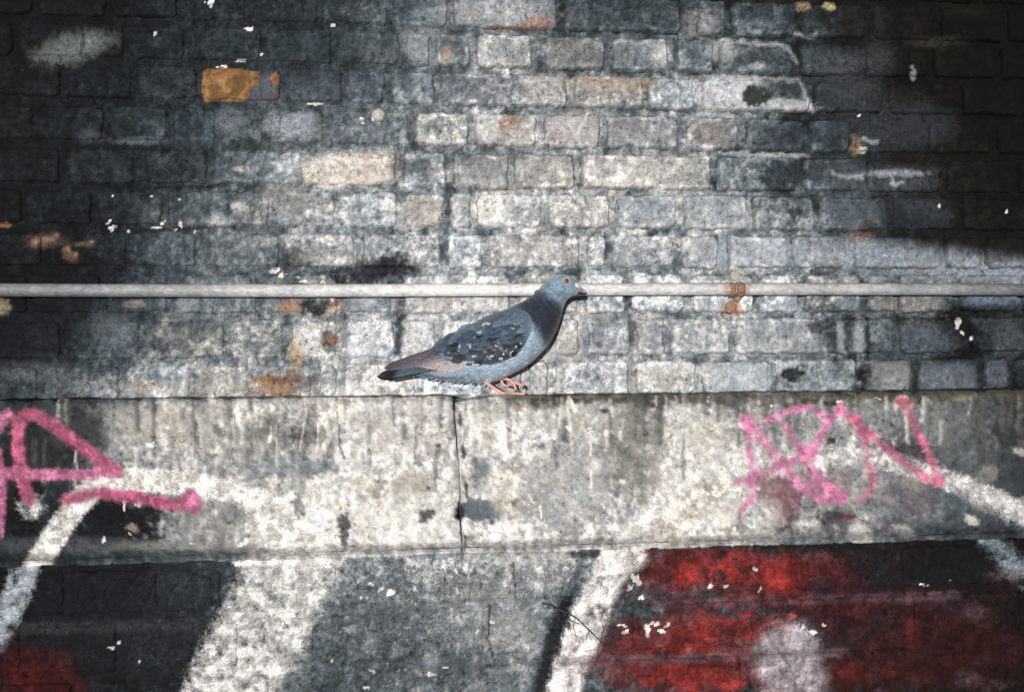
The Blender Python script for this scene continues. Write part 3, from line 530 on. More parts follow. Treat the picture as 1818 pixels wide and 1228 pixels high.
# lump of hardened lime on the wall face
def blob_mesh(c, r, n=10, seed=0, sq=(1, .6, 1)):
    V = []; Fc = []
    for i in range(n + 1):
        th = math.pi * i / n
        for j in range(n * 2):
            ph = math.pi * j / n; k = 1 + 0.14 * float(perlin(np.array([th * 2 + seed]), np.array([ph * 2]), 3)[0])
            V.append((c[0] + r * k * math.sin(th) * math.cos(ph) * sq[0], c[1] + r * k * math.sin(th) * math.sin(ph) * sq[1], c[2] + r * k * math.cos(th) * sq[2]))
    for i in range(n):
        for j in range(n * 2):
            j2 = (j + 1) % (n * 2); Fc.append((i * 2 * n + j, i * 2 * n + j2, (i + 1) * 2 * n + j2, (i + 1) * 2 * n + j))
    return V, Fc
def simple_mat(name, c1, c2, scale=200, rough=0.8, spec=0.3, bump=0.3, metal=0, vec=None):
    m, nt, b = new_mat(name, rough, spec); b.inputs['Metallic'].default_value = metal
    geo = node(nt, 'ShaderNodeNewGeometry'); n = noise_node(nt, geo.outputs['Position'], scale, 4, 0.7, vec)
    r = node(nt, 'ShaderNodeValToRGB'); r.color_ramp.elements[0].position = 0.35; r.color_ramp.elements[1].position = 0.65
    r.color_ramp.elements[0].color = (*lin(c1), 1); r.color_ramp.elements[1].color = (*lin(c2), 1)
    nt.links.new(n, r.inputs[0]); nt.links.new(r.outputs[0], b.inputs['Base Color'])
    bp = node(nt, 'ShaderNodeBump'); bp.inputs['Strength'].default_value = bump; bp.inputs['Distance'].default_value = 0.001
    nt.links.new(n, bp.inputs['Height']); nt.links.new(bp.outputs[0], b.inputs['Normal'])
    return m
M_lime = simple_mat('lime_lump', (150,148,144), (205,202,196), 240)
V, Fc = blob_mesh(on(672, 205, -0.001), 0.0105, seed=2); link_mesh('lime_lump', V, Fc, M_lime, wall)

# ------------------------------------------------------------------ concrete ledge
YL = -0.13; SCL = 1.32 / 1616
led = empty('stone_ledge', tuple(on(909, 985, YL)))
tag(led, 'pale projecting concrete ledge with pink and white spray paint, carrying the pigeon', 'ledge')
zt = on(909, 701, YL)[2]; zbm = on(909, 955, YL)[2]; zbb = on(909, 982, -0.10)[2]
STONES = [(-100, 806, 0.0), (810, 1925, 0.0015)]
for k, (a, b, dz) in enumerate(STONES):
    x0 = on(a, 840, YL)[0]; x1 = on(b, 840, YL)[0]
    xs = np.linspace(x0, x1, int((x1 - x0) / STEP) + 2)
    zf = np.linspace(zt, zbb, int((zt - zbb) / STEP) + 2)
    X, Zp = np.meshgrid(xs, zf); X = X.ravel(); Zp = Zp.ravel()
    px, py = project(X, YL, Zp)
    # front profile: rounded nose, flat face, splayed foot
    arris = smooth(zt - 0.010, zt, Zp); foot = smooth(zbm, zbb, Zp)
    ex = np.minimum(X - x0, x1 - X) + 0.002 * fbm(X * 1000, Zp * 1000, 20, 2, 91)
    sidec = smooth(0.006, 0, ex)
    Yp = YL + arris ** 2 * 0.006 + foot * 0.034 + sidec * 0.006 + 0.0030 * fbm(px, py, 60, 3, 93) + 0.0015 * fbm(px, py, 14, 3, 95) - 0.0016 * smooth(-.03, .06, fbm(px, py, 70, 4, 94)) * smooth(800, 850, py)
    top_drop = (0.0036 * fbm(X * 1000, Zp * 0, 45, 4, 97) - 0.008 * np.clip(fbm(X * 1000, Zp * 0, 22, 2, 98) - .35, 0, 1) + dz * -1) * smooth(zt - 0.03, zt, Zp)
    if k == 1:   # broken corner beside the open joint
        chip = smooth(0.075, 0.0, X - x0) * smooth(zt - 0.05, zt, Zp); top_drop -= 0.006 * chip; Yp += 0.010 * chip
        bite = np.exp(-((px - 856) / 48) ** 2 - ((py - 903) / 26) ** 2); Yp += 0.004 * bite
    Z = Zp + top_drop
    jc = np.interp(py, [700, 740, 790, 830, 870, 905, 930, 985], [-1, 0, 4, 9, 11, 6, 9, 13]) * SCL
    dj = (x1 - X) if k == 0 else (X - x0)
    X = X + jc * smooth(0.09, 0, dj) + 0.0012 * fbm(px * 0 + 5, py, 12, 3, 111 + k) * smooth(0.02, 0, dj)
    nx, nz = len(xs), len(zf)
    i = np.arange((nx - 1) * (nz - 1)); r = i // (nx - 1); c = i % (nx - 1); aa = r * nx + c
    F = list(map(tuple, np.c_[aa, aa + nx, aa + nx + 1, aa + 1]))
    V = np.c_[X, Yp, Z]
    # back, top and sides
    nb_ = len(V); top = list(range(nx)); bot = [(nz - 1) * nx + q for q in range(nx)]
    tops = []
    prev = top
    extra = []
    for m_ in range(1, 11):
        y = YL + (0.16) * m_ / 10
        row = [(V[t][0], max(y, V[t][1]), V[t][2] + 0.0018 * math.sin(m_ * 1.3 + V[t][0] * 40) * 0.4) for t in top]
        ids = list(range(nb_ + len(extra), nb_ + len(extra) + nx)); extra += row
        F += [(prev[q], prev[q + 1], ids[q + 1], ids[q]) for q in range(nx - 1)]; prev = ids
    tb = prev
    ids = list(range(nb_ + len(extra), nb_ + len(extra) + nx)); extra += [(V[t][0], 0.03, V[t][2]) for t in bot]
    F += [(bot[q + 1], bot[q], ids[q], ids[q + 1]) for q in range(nx - 1)]
    F += [(tb[q], tb[q + 1], ids[q + 1], ids[q]) for q in range(nx - 1)]
    Va = np.vstack([V, np.array(extra)])
    for col_, flip in ((0, 0), (nx - 1, 1)):
        ring = [col_ + q * nx for q in range(nz)] + [ids[col_]] + [nb_ + (9 - q) * nx + col_ for q in range(10)]
        F.append(tuple(ring if flip else ring[::-1]))
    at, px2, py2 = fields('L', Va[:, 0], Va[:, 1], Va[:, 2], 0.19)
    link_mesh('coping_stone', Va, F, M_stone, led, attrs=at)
x0 = on(-98, 840, YL)[0]; x1 = on(1920, 840, YL)[0]
def jy(X, Z): return YL + 0.018 + 0.002 * fbm(X * 1000, Z * 1000, 12, 2, 99)
X, Y, Z, F = boxed(np.arange(x0, x1, 0.01), np.arange(zbb + 0.012, zt - 0.012, 0.01), jy, 0.02)
at, _, _ = fields('L', X, Y, Z, 0.3, 0.25); at['pa'][:, 3] = 0; at['pb'][:, 3] = 0
link_mesh('joint_filling', np.c_[X, Y, Z], F, M_mortar, led, attrs=at)

# ------------------------------------------------------------------ lower wall of rendered blocks
YW = -0.098
low = empty('painted_wall', tuple(on(909, 1228, YW)))
tag(low, 'black, red and white spray painted block wall below the concrete ledge', 'wall')
zt2 = zbb + 0.004; zb2 = on(909, 1300, YW)[2]
def lowY(X, Z):
    px, py = project(X, YW, Z)
    return YW + 0.0016 - 0.0016 * fbm(px, py, 30, 3, 101) - 0.0010 * fbm(px, py, 9, 2, 105)
xl = on(-90, 1100, YW)[0]; xr = on(1910, 1100, YW)[0]
X, Y, Z, F = boxed(np.arange(xl, xr, STEP), np.arange(zb2, zt2, STEP), lowY, 0.04)
at, px, py = fields('W', X, Y, Z, 0.36, 0.86)
link_mesh('mortar', np.c_[X, Y, Z], F, M_mortar, low, attrs=at)
LOWC = [(987, 1068, [(-80,118),(126,283),(291,380),(388,600),(608,840),(848,914),(921,972),(980,1190),(1198,1410),(1418,1590),(1598,1800),(1808,1900)]),
        (1077, 1166, [(-80,40),(48,210),(218,425),(433,560),(568,730),(738,862),(870,1000),(1008,1130),(1138,1340),(1348,1470),(1478,1612),(1620,1830)]),
        (1175, 1290, [(-80,130),(138,350),(358,480),(488,640),(648,828),(836,1040),(1048,1170),(1178,1320),(1328,1540),(1548,1700),(1708,1900)])]
for ci, (yt, yb, spans) in enumerate(LOWC):
    z1 = on(909, yt, YW)[2]; z0 = on(909, yb, YW)[2]
    for a, b in spans:
        x0 = on(a, (yt + yb) / 2, YW)[0]; x1 = on(b, (yt + yb) / 2, YW)[0]
        v = math.exp(rb.uniform(-.15, .15)); tint = np.array([v, v, v])
        make_brick(low, 'block', 'W', x0, x1, z0, z1, YW, 0.0012 + rb.uniform(0, .0012), rb.uniform(.006, .012), M_block, rb.uniform(.42, .54), 0.05, seedk=ci, tint=tint)
# plain run of the same walls beyond the frame
def run(parent, name, mat, sec, xa, xb, za, zb, ya, yb_):
    n = 30; xs = np.linspace(xa, xb, n); zs = np.linspace(za, zb, 12)
    X, Y, Z, F = boxed(xs, zs, lambda X, Z: np.full(len(X), ya), yb_)
    L = np.full(len(X), 0.05) * np.exp(0.6 * fbm(X * 1000, Z * 1000, 160, 3, 7))
    at = {'base': np.c_[L * .95, L, L * 1.08, np.full(len(X), .4)], 'pa': np.zeros((len(X), 4)), 'pb': np.zeros((len(X), 4))}
    link_mesh(name, np.c_[X, Y, Z], F, mat, parent, attrs=at, sm=False)
XL = on(-90, 614, 0)[0]; XR = on(1910, 614, 0)[0]; ZT = on(909, -60, 0)[2]
run(wall, 'far_masonry', M_mortar, 'U', XL - 3, XL - .004, zt - .03, ZT, 0.002, 0.05); run(wall, 'far_masonry', M_mortar, 'U', XR + .004, XR + 3, zt - .03, ZT, 0.002, 0.05)
run(wall, 'far_masonry', M_mortar, 'U', XL - 3, XR + 3, ZT + .004, ZT + 1.6, 0.002, 0.05)
lx0 = on(-102, 840, YL)[0]; lx1 = on(1927, 840, YL)[0]
run(led, 'far_coping', M_stone, 'L', lx0 - 3, lx0, zbb, zt, YL, 0.02); run(led, 'far_coping', M_stone, 'L', lx1, lx1 + 3, zbb, zt, YL, 0.02)
run(low, 'far_masonry', M_mortar, 'W', XL - 3, XR + 3, -1.25, zb2 - .004, YW + .002, 0.04)
run(low, 'far_masonry', M_mortar, 'W', XL - 3, xl - .004, zb2, zbb - .002, YW + .002, 0.04); run(low, 'far_masonry', M_mortar, 'W', xr + .004, XR + 3, zb2, zbb - .002, YW + .002, 0.04)

# ------------------------------------------------------------------ pipe and clamp
def tube(pts, rad, n=12, caps=True):
    P = [Vector(p) for p in pts]; V = []; Fc = []
    rad = rad if hasattr(rad, '__len__') else [rad] * len(P)
    up = Vector((0, 0, 1)); d0 = (P[1] - P[0]).normalized()
    if abs(d0.dot(up)) > 0.9: up = Vector((0, 1, 0))
    s = d0.cross(up).normalized()
    for i, p in enumerate(P):
        d = (P[min(i + 1, len(P) - 1)] - P[max(i - 1, 0)]).normalized()
        s = (s - d * s.dot(d)).normalized(); t = d.cross(s)
        for k in range(n):
            a = 2 * math.pi * k / n; V.append(tuple(p + (s * math.cos(a) + t * math.sin(a)) * rad[i]))
    for i in range(len(P) - 1):
        for k in range(n):
            k2 = (k + 1) % n; Fc.append((i * n + k, i * n + k2, (i + 1) * n + k2, (i + 1) * n + k))
    if caps: Fc.append(tuple(range(n))[::-1]); Fc.append(tuple((len(P) - 1) * n + k for k in range(n)))
    return V, Fc
YP = -0.0135
M_pipe, pnt, pb_ = new_mat('dusty_white_pipe_paint', 0.6, 0.3)
pa_ = node(pnt, 'ShaderNodeAttribute', attribute_name='base'); geo = node(pnt, 'ShaderNodeNewGeometry')
pn = noise_node(pnt, geo.outputs['Position'], 260, 4, 0.75, (0.5, 1, 1)); pf = mth(pnt, 'POWER', mth(pnt, 'MULTIPLY', pn, 2.0), mth(pnt, 'MULTIPLY', pa_.outputs['Alpha'], 6.0))
cc = node(pnt, 'ShaderNodeCombineColor'); [pnt.links.new(pf, cc.inputs[i]) for i in range(3)]
mm = node(pnt, 'ShaderNodeMix', data_type='RGBA', blend_type='MULTIPLY'); mm.inputs[0].default_value = 1
pnt.links.new(pa_.outputs['Color'], mm.inputs[6]); pnt.links.new(cc.outputs[0], mm.inputs[7]); pnt.links.new(mm.outputs[2], pb_.inputs['Base Color'])
bp = node(pnt, 'ShaderNodeBump'); bp.inputs['Strength'].default_value = 0.35; bp.inputs['Distance'].default_value = 0.0008; pnt.links.new(pn, bp.inputs['Height']); pnt.links.new(bp.outputs[0], pb_.inputs['Normal'])
xa, xb = on(-120, 520, YP)[0], on(1940, 508, YP)[0]; zp = on(909, 514.5, YP)[2]
pts = [(x, YP + 0.0008 * math.sin(x * 5), zp + 0.0012 * math.sin(x * 4.1)) for x in np.linspace(xa, xb, 460)]
V, Fc = tube(pts, 0.0102, 20); V = np.array(V); ppx, ppy = project(V[:, 0], V[:, 1], V[:, 2])
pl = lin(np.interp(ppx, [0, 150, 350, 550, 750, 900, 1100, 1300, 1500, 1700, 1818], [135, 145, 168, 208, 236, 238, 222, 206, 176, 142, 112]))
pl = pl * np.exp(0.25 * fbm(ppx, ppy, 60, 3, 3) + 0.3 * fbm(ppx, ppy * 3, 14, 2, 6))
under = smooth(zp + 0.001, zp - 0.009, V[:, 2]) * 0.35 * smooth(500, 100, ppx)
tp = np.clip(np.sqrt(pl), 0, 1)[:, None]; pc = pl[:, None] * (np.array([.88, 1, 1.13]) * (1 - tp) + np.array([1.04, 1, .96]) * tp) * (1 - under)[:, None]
rust = np.clip(smooth(34, 8, np.abs(ppx - 1308)) * 0.8 + 0.4 * fbm(ppx, ppy, 8, 2, 9) * smooth(60, 20, np.abs(ppx - 1300)), 0, 1)[:, None] * 0.8
pc = pc * (1 - rust) + lin((176, 110, 72)) * rust
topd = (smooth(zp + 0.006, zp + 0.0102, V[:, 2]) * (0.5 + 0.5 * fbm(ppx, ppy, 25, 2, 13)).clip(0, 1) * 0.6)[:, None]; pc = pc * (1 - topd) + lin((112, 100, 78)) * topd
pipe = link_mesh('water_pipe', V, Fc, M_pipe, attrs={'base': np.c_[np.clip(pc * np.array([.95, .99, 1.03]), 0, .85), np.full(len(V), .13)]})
tag(pipe, 'thin dusty white pipe running straight across the brick wall behind the pigeon', 'pipe')
M_rust = simple_mat('flaking_rust', (92,62,48), (190,158,134), 620, 0.9, 0.2, 0.9)
M_old = simple_mat('limewashed_iron', (128,126,116), (206,204,196), 500, 0.8, 0.3, 0.6)
pc0 = on(1308, 509, YP)
cl = empty('pipe_clamp', (pc0[0], 0, zp)); tag(cl, 'small rusty clamp with round nail head holding the white pipe, right of the pigeon', 'clamp')
def clampring(xc, r0_, w, n=16):
    V = []; Fc = []
    for k in range(n + 1):
        a = math.pi * (k / n); nrm = (-math.sin(a), math.cos(a))
        for (dx, dr) in ((-w, 0), (w, 0), (w, .0016), (-w, .0016)):
            rr = r0_ + dr; wob = 0.0008 * math.sin(k * 2.1 + dx * 900)
            V.append((xc + dx + wob, YP + nrm[0] * rr, zp + nrm[1] * rr))
    for k in range(n):
        for j in range(4): Fc.append((k * 4 + j, k * 4 + (j + 1) % 4, (k + 1) * 4 + (j + 1) % 4, (k + 1) * 4 + j))
    Fc += [(0, 1, 2, 3), (n * 4 + 3, n * 4 + 2, n * 4 + 1, n * 4)]
    return V, Fc
V, Fc = clampring(pc0[0] + 0.004, 0.0106, 0.0065); link_mesh('band', V, Fc, M_rust, cl)
V, Fc = clampring(pc0[0] - 0.009, 0.0103, 0.0035); link_mesh('band', V, Fc, M_rust, cl)
def disc(c, r, y0, y1, mat, name, parent, dome=0.002, n=18):
    V = []; Fc = []
    for (rr, y) in ((r, y0), (r, y1), (r * .82, y1 - dome * .6), (r * .4, y1 - dome)):
        for k in range(n):
            a = 2 * math.pi * k / n; q = rr * (1 + .05 * math.sin(3 * a + 1)); V.append((c[0] + q * math.cos(a), y, c[2] + q * math.sin(a)))
    for i in range(3):
        for k in range(n): k2 = (k + 1) % n; Fc.append((i * n + k, (i + 1) * n + k, (i + 1) * n + k2, i * n + k2))
    V.append((c[0], y1 - dome * 1.05, c[2])); Fc += [(3 * n + k, 4 * n, 3 * n + (k + 1) % n) for k in range(n)]; return link_mesh(name, V, Fc, mat, parent)
disc(on(1305.5, 489.5, -0.006), 0.0084, 0.004, -0.006, M_old, 'nail_head', cl)
disc(on(1311, 528, -0.012), 0.0066, 0.004, -0.010, M_rust, 'lug', cl); disc(on(1311, 526.5, -0.014), 0.0036, -0.009, -0.013, M_old, 'screw_head', cl)
V, Fc = blob_mesh(on(1316, 512, -0.026), 0.0062, seed=4, sq=(1.0, .35, 1.2)); link_mesh('rust_flake', V, Fc, M_rust, cl)
V, Fc = blob_mesh(on(1297, 546, -0.002), 0.009, seed=9, sq=(1.1, .35, 1.1)); link_mesh('rust_flake', V, Fc, M_rust, cl)

# dry root clinging to the lower wall
M_root = simple_mat('dry_root', (44,42,38), (96,92,84), 300, 0.9)
rt = empty('dry_root', tuple(on(1045, 1120, YW))); tag(rt, 'thin dry climbing root clinging to the white and red spray paint below the ledge', 'root')
for pts, r in (([(962,1070),(1000,1084),(1022,1095),(1046,1118),(1066,1138),(1084,1158),(1098,1176),(1120,1200),(1136,1224)], .0011), ([(1000,1084),(1012,1100),(1030,1108)], .0007), ([(1022,1095),(1018,1112),(1024,1130)], .0006),
               ([(1046,1118),(1040,1136),(1046,1150)], .0006), ([(1066,1138),(1062,1156),(1058,1178)], .0007), ([(1066,1138),(1072,1118),(1068,1100)], .0008), ([(1084,1158),(1082,1176)], .0006), ([(982,1078),(990,1096),(1002,1108)], .0006)):
    rr = random.Random(len(pts) + int(pts[0][0])); P = []
    for i in range(len(pts) - 1):
        for t in np.linspace(0, 1, 6, endpoint=False):
            P.append(on(pts[i][0] * (1 - t) + pts[i + 1][0] * t + rr.uniform(-1, 1), pts[i][1] * (1 - t) + pts[i + 1][1] * t + rr.uniform(-1, 1), YW - 0.0036 - rr.uniform(0, .0006)))
    P.append(on(pts[-1][0], pts[-1][1], YW - .003)); V, Fc = tube(P, [r * (1 - .5 * i / len(P)) for i in range(len(P))], 6); link_mesh('rootlet', V, Fc, M_root, rt)

# ------------------------------------------------------------------ pigeon
YB = -0.060
def pp(x, y, dy=0.0):
    p = on(x, y, YB); return np.array([p[0], YB + dy, p[2]])
SC = (DIST + YB) / FPX       # metres per photo pixel at the bird
ST = [((728,647),(728,664),7),((742,640),(742,667),14),((770,622),(764,670),25),((795,601),(795,675),36),((820,587),(825,678),46),((846,573),(856,680),53),((868,561.5),(886,675),57),((893,551.5),(910,664),57),((913,542),(934,651),54),((927,535),(955,633),49),
      ((939,528.5),(974,612),43),((949,521),(987,589),36),((957,513),(995,566),30),((965,504),(1000,548),26),((975,495),(1005,536),24.5),((988,488.7),(1010,530.5),23),((1001,487),(1015,527),21),((1012,490.5),(1020,525),17.5),((1020.5,497),(1024,524),13),((1026,504),(1027.5,521.5),8.5)]
def catmull(A, n):
    A = np.array(A, float); out = []
    for i in range(len(A) - 1):
        p0, p1, p2, p3 = A[max(i - 1, 0)], A[i], A[i + 1], A[min(i + 2, len(A) - 1)]
        for k in range(n):
            t = k / n; out.append(.5 * (2 * p1 + (p2 - p0) * t + (2 * p0 - 5 * p1 + 4 * p2 - p3) * t * t + (3 * p1 - p0 - 3 * p2 + p3) * t ** 3))
    out.append(A[-1]); return np.array(out)
st = catmull([(a[0], a[1], b[0], b[1], w) for a, b, w in ST], 8)
NR = 72; V = []; Fc = []
for i, (tx, ty, bx, by, w) in enumerate(st):
    T = pp(tx, ty); Bm = pp(bx, by); c = (T + Bm) / 2; h = (T - Bm) / 2
    for k in range(NR):
        a = 2 * math.pi * k / NR; ca, sa = math.cos(a), math.sin(a)
        V.append(c + h * ca + np.array([0, -1, 0]) * w * SC * sa * (1 - 0.12 * ca))
V.append((pp(st[0][0], st[0][1]) + pp(st[0][2], st[0][3])) / 2); V.append((pp(st[-1][0], st[-1][1]) + pp(st[-1][2], st[-1][3])) / 2 + np.array([.002, 0, 0]))
for i in range(len(st) - 1):
    for k in range(NR):
        k2 = (k + 1) % NR; Fc.append((i * NR + k, (i + 1) * NR + k, (i + 1) * NR + k2, i * NR + k2))
n0 = len(V) - 2
for k in range(NR):
    k2 = (k + 1) % NR; Fc.append((n0, k, k2)); Fc.append((n0 + 1, (len(st) - 1) * NR + k2, (len(st) - 1) * NR + k))
V = np.array(V)
bpx, bqy = project(V[:, 0], V[:, 1] * 0 + YB, V[:, 2])
# ruffled lower belly and vent feathers
ruf = smooth(0.4, 1, (bqy - 640) / 36) * smooth(905, 860, bpx)
V[:, 2] -= ruf * 0.0022 * (np.abs(np.sin(bpx * 0.55 + 1.5 * fbm(bpx, bqy, 12, 2, 3))))
V[:, 1] += 0.0006 * fbm(bpx, bqy, 8, 2, 4)
BC = []
def bird_col(px, py):
    w1 = fbm(px, py, 10, 2, 2)
    qx = px + 2.5 * w1; qy = py + 2.5 * fbm(px, py, 12, 2, 8)
    col = np.tile(lin((174,186,200)), (len(px), 1))
    def over(c, a):
        nonlocal col; col = col * (1 - a[:, None]) + lin(c)[None, :] * a[:, None]
    def el(x, y, rx, ry, ang, s):
        ca, sa = math.cos(math.radians(ang)), math.sin(math.radians(ang)); dx = qx - x; dy = qy - y
        return smooth(1 + s, 1 - s, np.hypot((dx * ca + dy * sa) / rx, (-dx * sa + dy * ca) / ry))
    over((116,136,152), el(845, 690, 60, 30, 0, .6) * .4)
    over((96,120,140), smooth(800, 740, qx) * .8)
    over((86,100,116), el(880, 570, 60, 22, -28, .5) * .9)          # mantle
    over((70,84,100), el(918, 548, 34, 12, -35, .5) * .9)
    over((78,94,110), el(950, 535, 26, 26, 0, .5) * .9)             # hind neck
    over((38,45,58), el(958, 556, 36, 26, 40, .4) * .95); over((40,46,56), el(974, 566, 26, 32, 30, .4) * .95)            # dark throat and breast
    over((44,50,60), el(957, 574, 13, 22, 20, .5) * .9); over((46,50,58), el(975, 588, 20, 30, 25, .4) * .95)
    over((48,56,70), el(945, 550, 22, 16, -10, .5) * .8)
    over((84,74,66), el(950, 563, 8, 6, 0, .8) * .6)
    pass
    over((138,156,170), el(1003, 508, 28, 22, 0, .35) * .98)        # head
    over((106,122,138), el(990, 528, 18, 9, 20, .6) * .7)
    over((80,122,118), el(970, 509, 7, 7, 30, .8) * .65); over((86,74,104), el(962, 528, 9, 8, 20, .8) * .4)             # green sheen
    over((176,188,200), el(875, 678, 16, 12, 0, .6) * .7)
    over((186,198,212), el(905, 644, 50, 15, -30, .6) * .7)
    over((140,156,174), el(944, 606, 6, 26, 14, .7) * .6); over((40,46,58), el(962, 566, 22, 24, 35, .5) * .85)
    col = col * np.array([0.90, 1.0, 1.09])
    col *= np.exp(0.10 * w1 + .10 * fbm(px, py * 2, 5, 2, 18))[:, None]
    return col
def feather_mat(name, rough=0.62):
    m, nt, b = new_mat(name, rough, 0.35)
    a = node(nt, 'ShaderNodeAttribute', attribute_name='base'); geo = node(nt, 'ShaderNodeNewGeometry')
    mp = node(nt, 'ShaderNodeMapping'); mp.inputs['Rotation'].default_value = (0, math.radians(-32), 0); mp.inputs['Scale'].default_value = (260, 600, 1100)
    nt.links.new(geo.outputs['Position'], mp.inputs[0]); n = noise_node(nt, mp.outputs[0], 1.0, 3, 0.6)
    n2 = noise_node(nt, geo.outputs['Position'], 1100, 1, 0.5)
    s = mth(nt, 'ADD', mth(nt, 'MULTIPLY', n, .6), mth(nt, 'MULTIPLY', n2, .4))
    f = mth(nt, 'POWER', mth(nt, 'MULTIPLY', s, 2.0), 1.9)
    mv = node(nt, 'ShaderNodeMapping'); mv.inputs['Rotation'].default_value = (0, math.radians(-32), 0); mv.inputs['Scale'].default_value = (150, 260, 330); nt.links.new(geo.outputs['Position'], mv.inputs[0])
    vo = node(nt, 'ShaderNodeTexVoronoi'); vo.inputs['Scale'].default_value = 1.0; nt.links.new(mv.outputs[0], vo.inputs['Vector'])
    f = mth(nt, 'MULTIPLY', f, mth(nt, 'ADD', mth(nt, 'MULTIPLY', vo.outputs['Distance'], -0.42), 1.20)); cc = node(nt, 'ShaderNodeCombineColor'); [nt.links.new(f, cc.inputs[i]) for i in range(3)]
    mx = node(nt, 'ShaderNodeMix', data_type='RGBA', blend_type='MULTIPLY'); mx.inputs[0].default_value = 1
    nt.links.new(a.outputs['Color'], mx.inputs[6]); nt.links.new(cc.outputs[0], mx.inputs[7]); nt.links.new(mx.outputs[2], b.inputs['Base Color'])
    bp = node(nt, 'ShaderNodeBump'); bp.inputs['Strength'].default_value = .5; bp.inputs['Distance'].default_value = .0006; nt.links.new(n, bp.inputs['Height']); nt.links.new(bp.outputs[0], b.inputs['Normal'])
    b.inputs['Sheen Weight'].default_value = 0.15
    return m
M_fe = feather_mat('pigeon_feathers')
bc = bird_col(bpx, bqy)
pig = link_mesh('pigeon', V, Fc, M_fe, attrs={'base': np.c_[bc, np.ones(len(V))]})
tag(pig, 'grey pigeon facing right with dark neck and orange eye, one foot raised on the ledge', 'pigeon')
bvh = BVHTree.FromPolygons([Vector(v) for v in V], [tuple(int(i) for i in f) for f in Fc])
def surf(P, side):
    """depth of the body surface in front of (or behind) a point of the bird's mid plane"""
    hit = bvh.ray_cast(Vector((P[0], YB + side * 0.2, P[2])), Vector((0, -side, 0)))
    return hit[0][1] if hit[0] is not None else YB + side * 0.004
def patch(name, outline_fn, nu, nv, mat, parent, colfn, side=-1, lift=lambda u, v: 0.001, thick=0.0006, minoff=0.003):
    """feather or shell: (u along, v across) -> photo position, laid over the body with a small lift"""
    V = []; C = []
    for i in range(nu + 1):
        for j in range(nv + 1):
            u = i / nu; v = j / nv * 2 - 1; x, y = outline_fn(u, v); P = pp(x, y); ys = surf(P, side)
            ys = min(ys, YB - minoff) if side < 0 else max(ys, YB + minoff)
            V.append([P[0], ys + side * lift(u, v), P[2]]); C.append(colfn(u, v, x, y))
    n = len(V); V += [[a, b - side * thick, c] for a, b, c in V]; C = C + C
    F = []; w = nv + 1
    for i in range(nu):
        for j in range(nv):
            a = i * w + j; F.append((a, a + 1, a + w + 1, a + w)); F.append((n + a, n + a + w, n + a + w + 1, n + a + 1))
    loop = list(range(w)) + [i * w + nv for i in range(1, nu + 1)] + [nu * w + j for j in range(nv - 1, -1, -1)] + [i * w for i in range(nu - 1, 0, -1)]
    for i in range(len(loop)):
        a, b = loop[i], loop[(i + 1) % len(loop)]; F.append((a, b, n + b, n + a))
    return link_mesh(name, V, F, mat, parent, attrs={'base': np.c_[np.array(C), np.ones(len(C))]})
WTOP = catmull([(763,623),(770,613.5),(792,597),(817,585),(840,573),(862,562.5),(885,554),(906,550),(922,552),(934,562),(941,580)], 6)
WBOT = catmull([(763,628),(774,629),(787,628),(799,637),(817,643),(842,646.5),(865,648),(882,645),(900,637),(920,623),(941,582)], 6)
def wing_xy(u, v):
    k = u * (len(WTOP) - 1); i = min(int(k), len(WTOP) - 2); t = k - i
    a = WTOP[i] * (1 - t) + WTOP[i + 1] * t; b = WBOT[i] * (1 - t) + WBOT[i + 1] * t
    q = (v + 1) / 2; return a * (1 - q) + b * q
DK = lin((52,60,74)); MD = lin((64,84,106)); LG = lin((112,132,150)); WT = lin((196,202,206)); BLK = lin((34,41,52))
def wing_col(u, v, x, y):
    base = np.array(lin((70,90,112)))
    d = math.exp(-((x - 890) / 45) ** 2 - ((y - 620) / 26) ** 2); base = base * (1 - .5 * d) + BLK * .5 * d
    edge = max(0, (u - .86) / .14); base = base * (1 - edge * .7) + lin((146,162,178)) * edge * .7
    tp_ = max(0, (-v - .6) / .4); return base * (1 - tp_ * .35) + LG * tp_ * .35
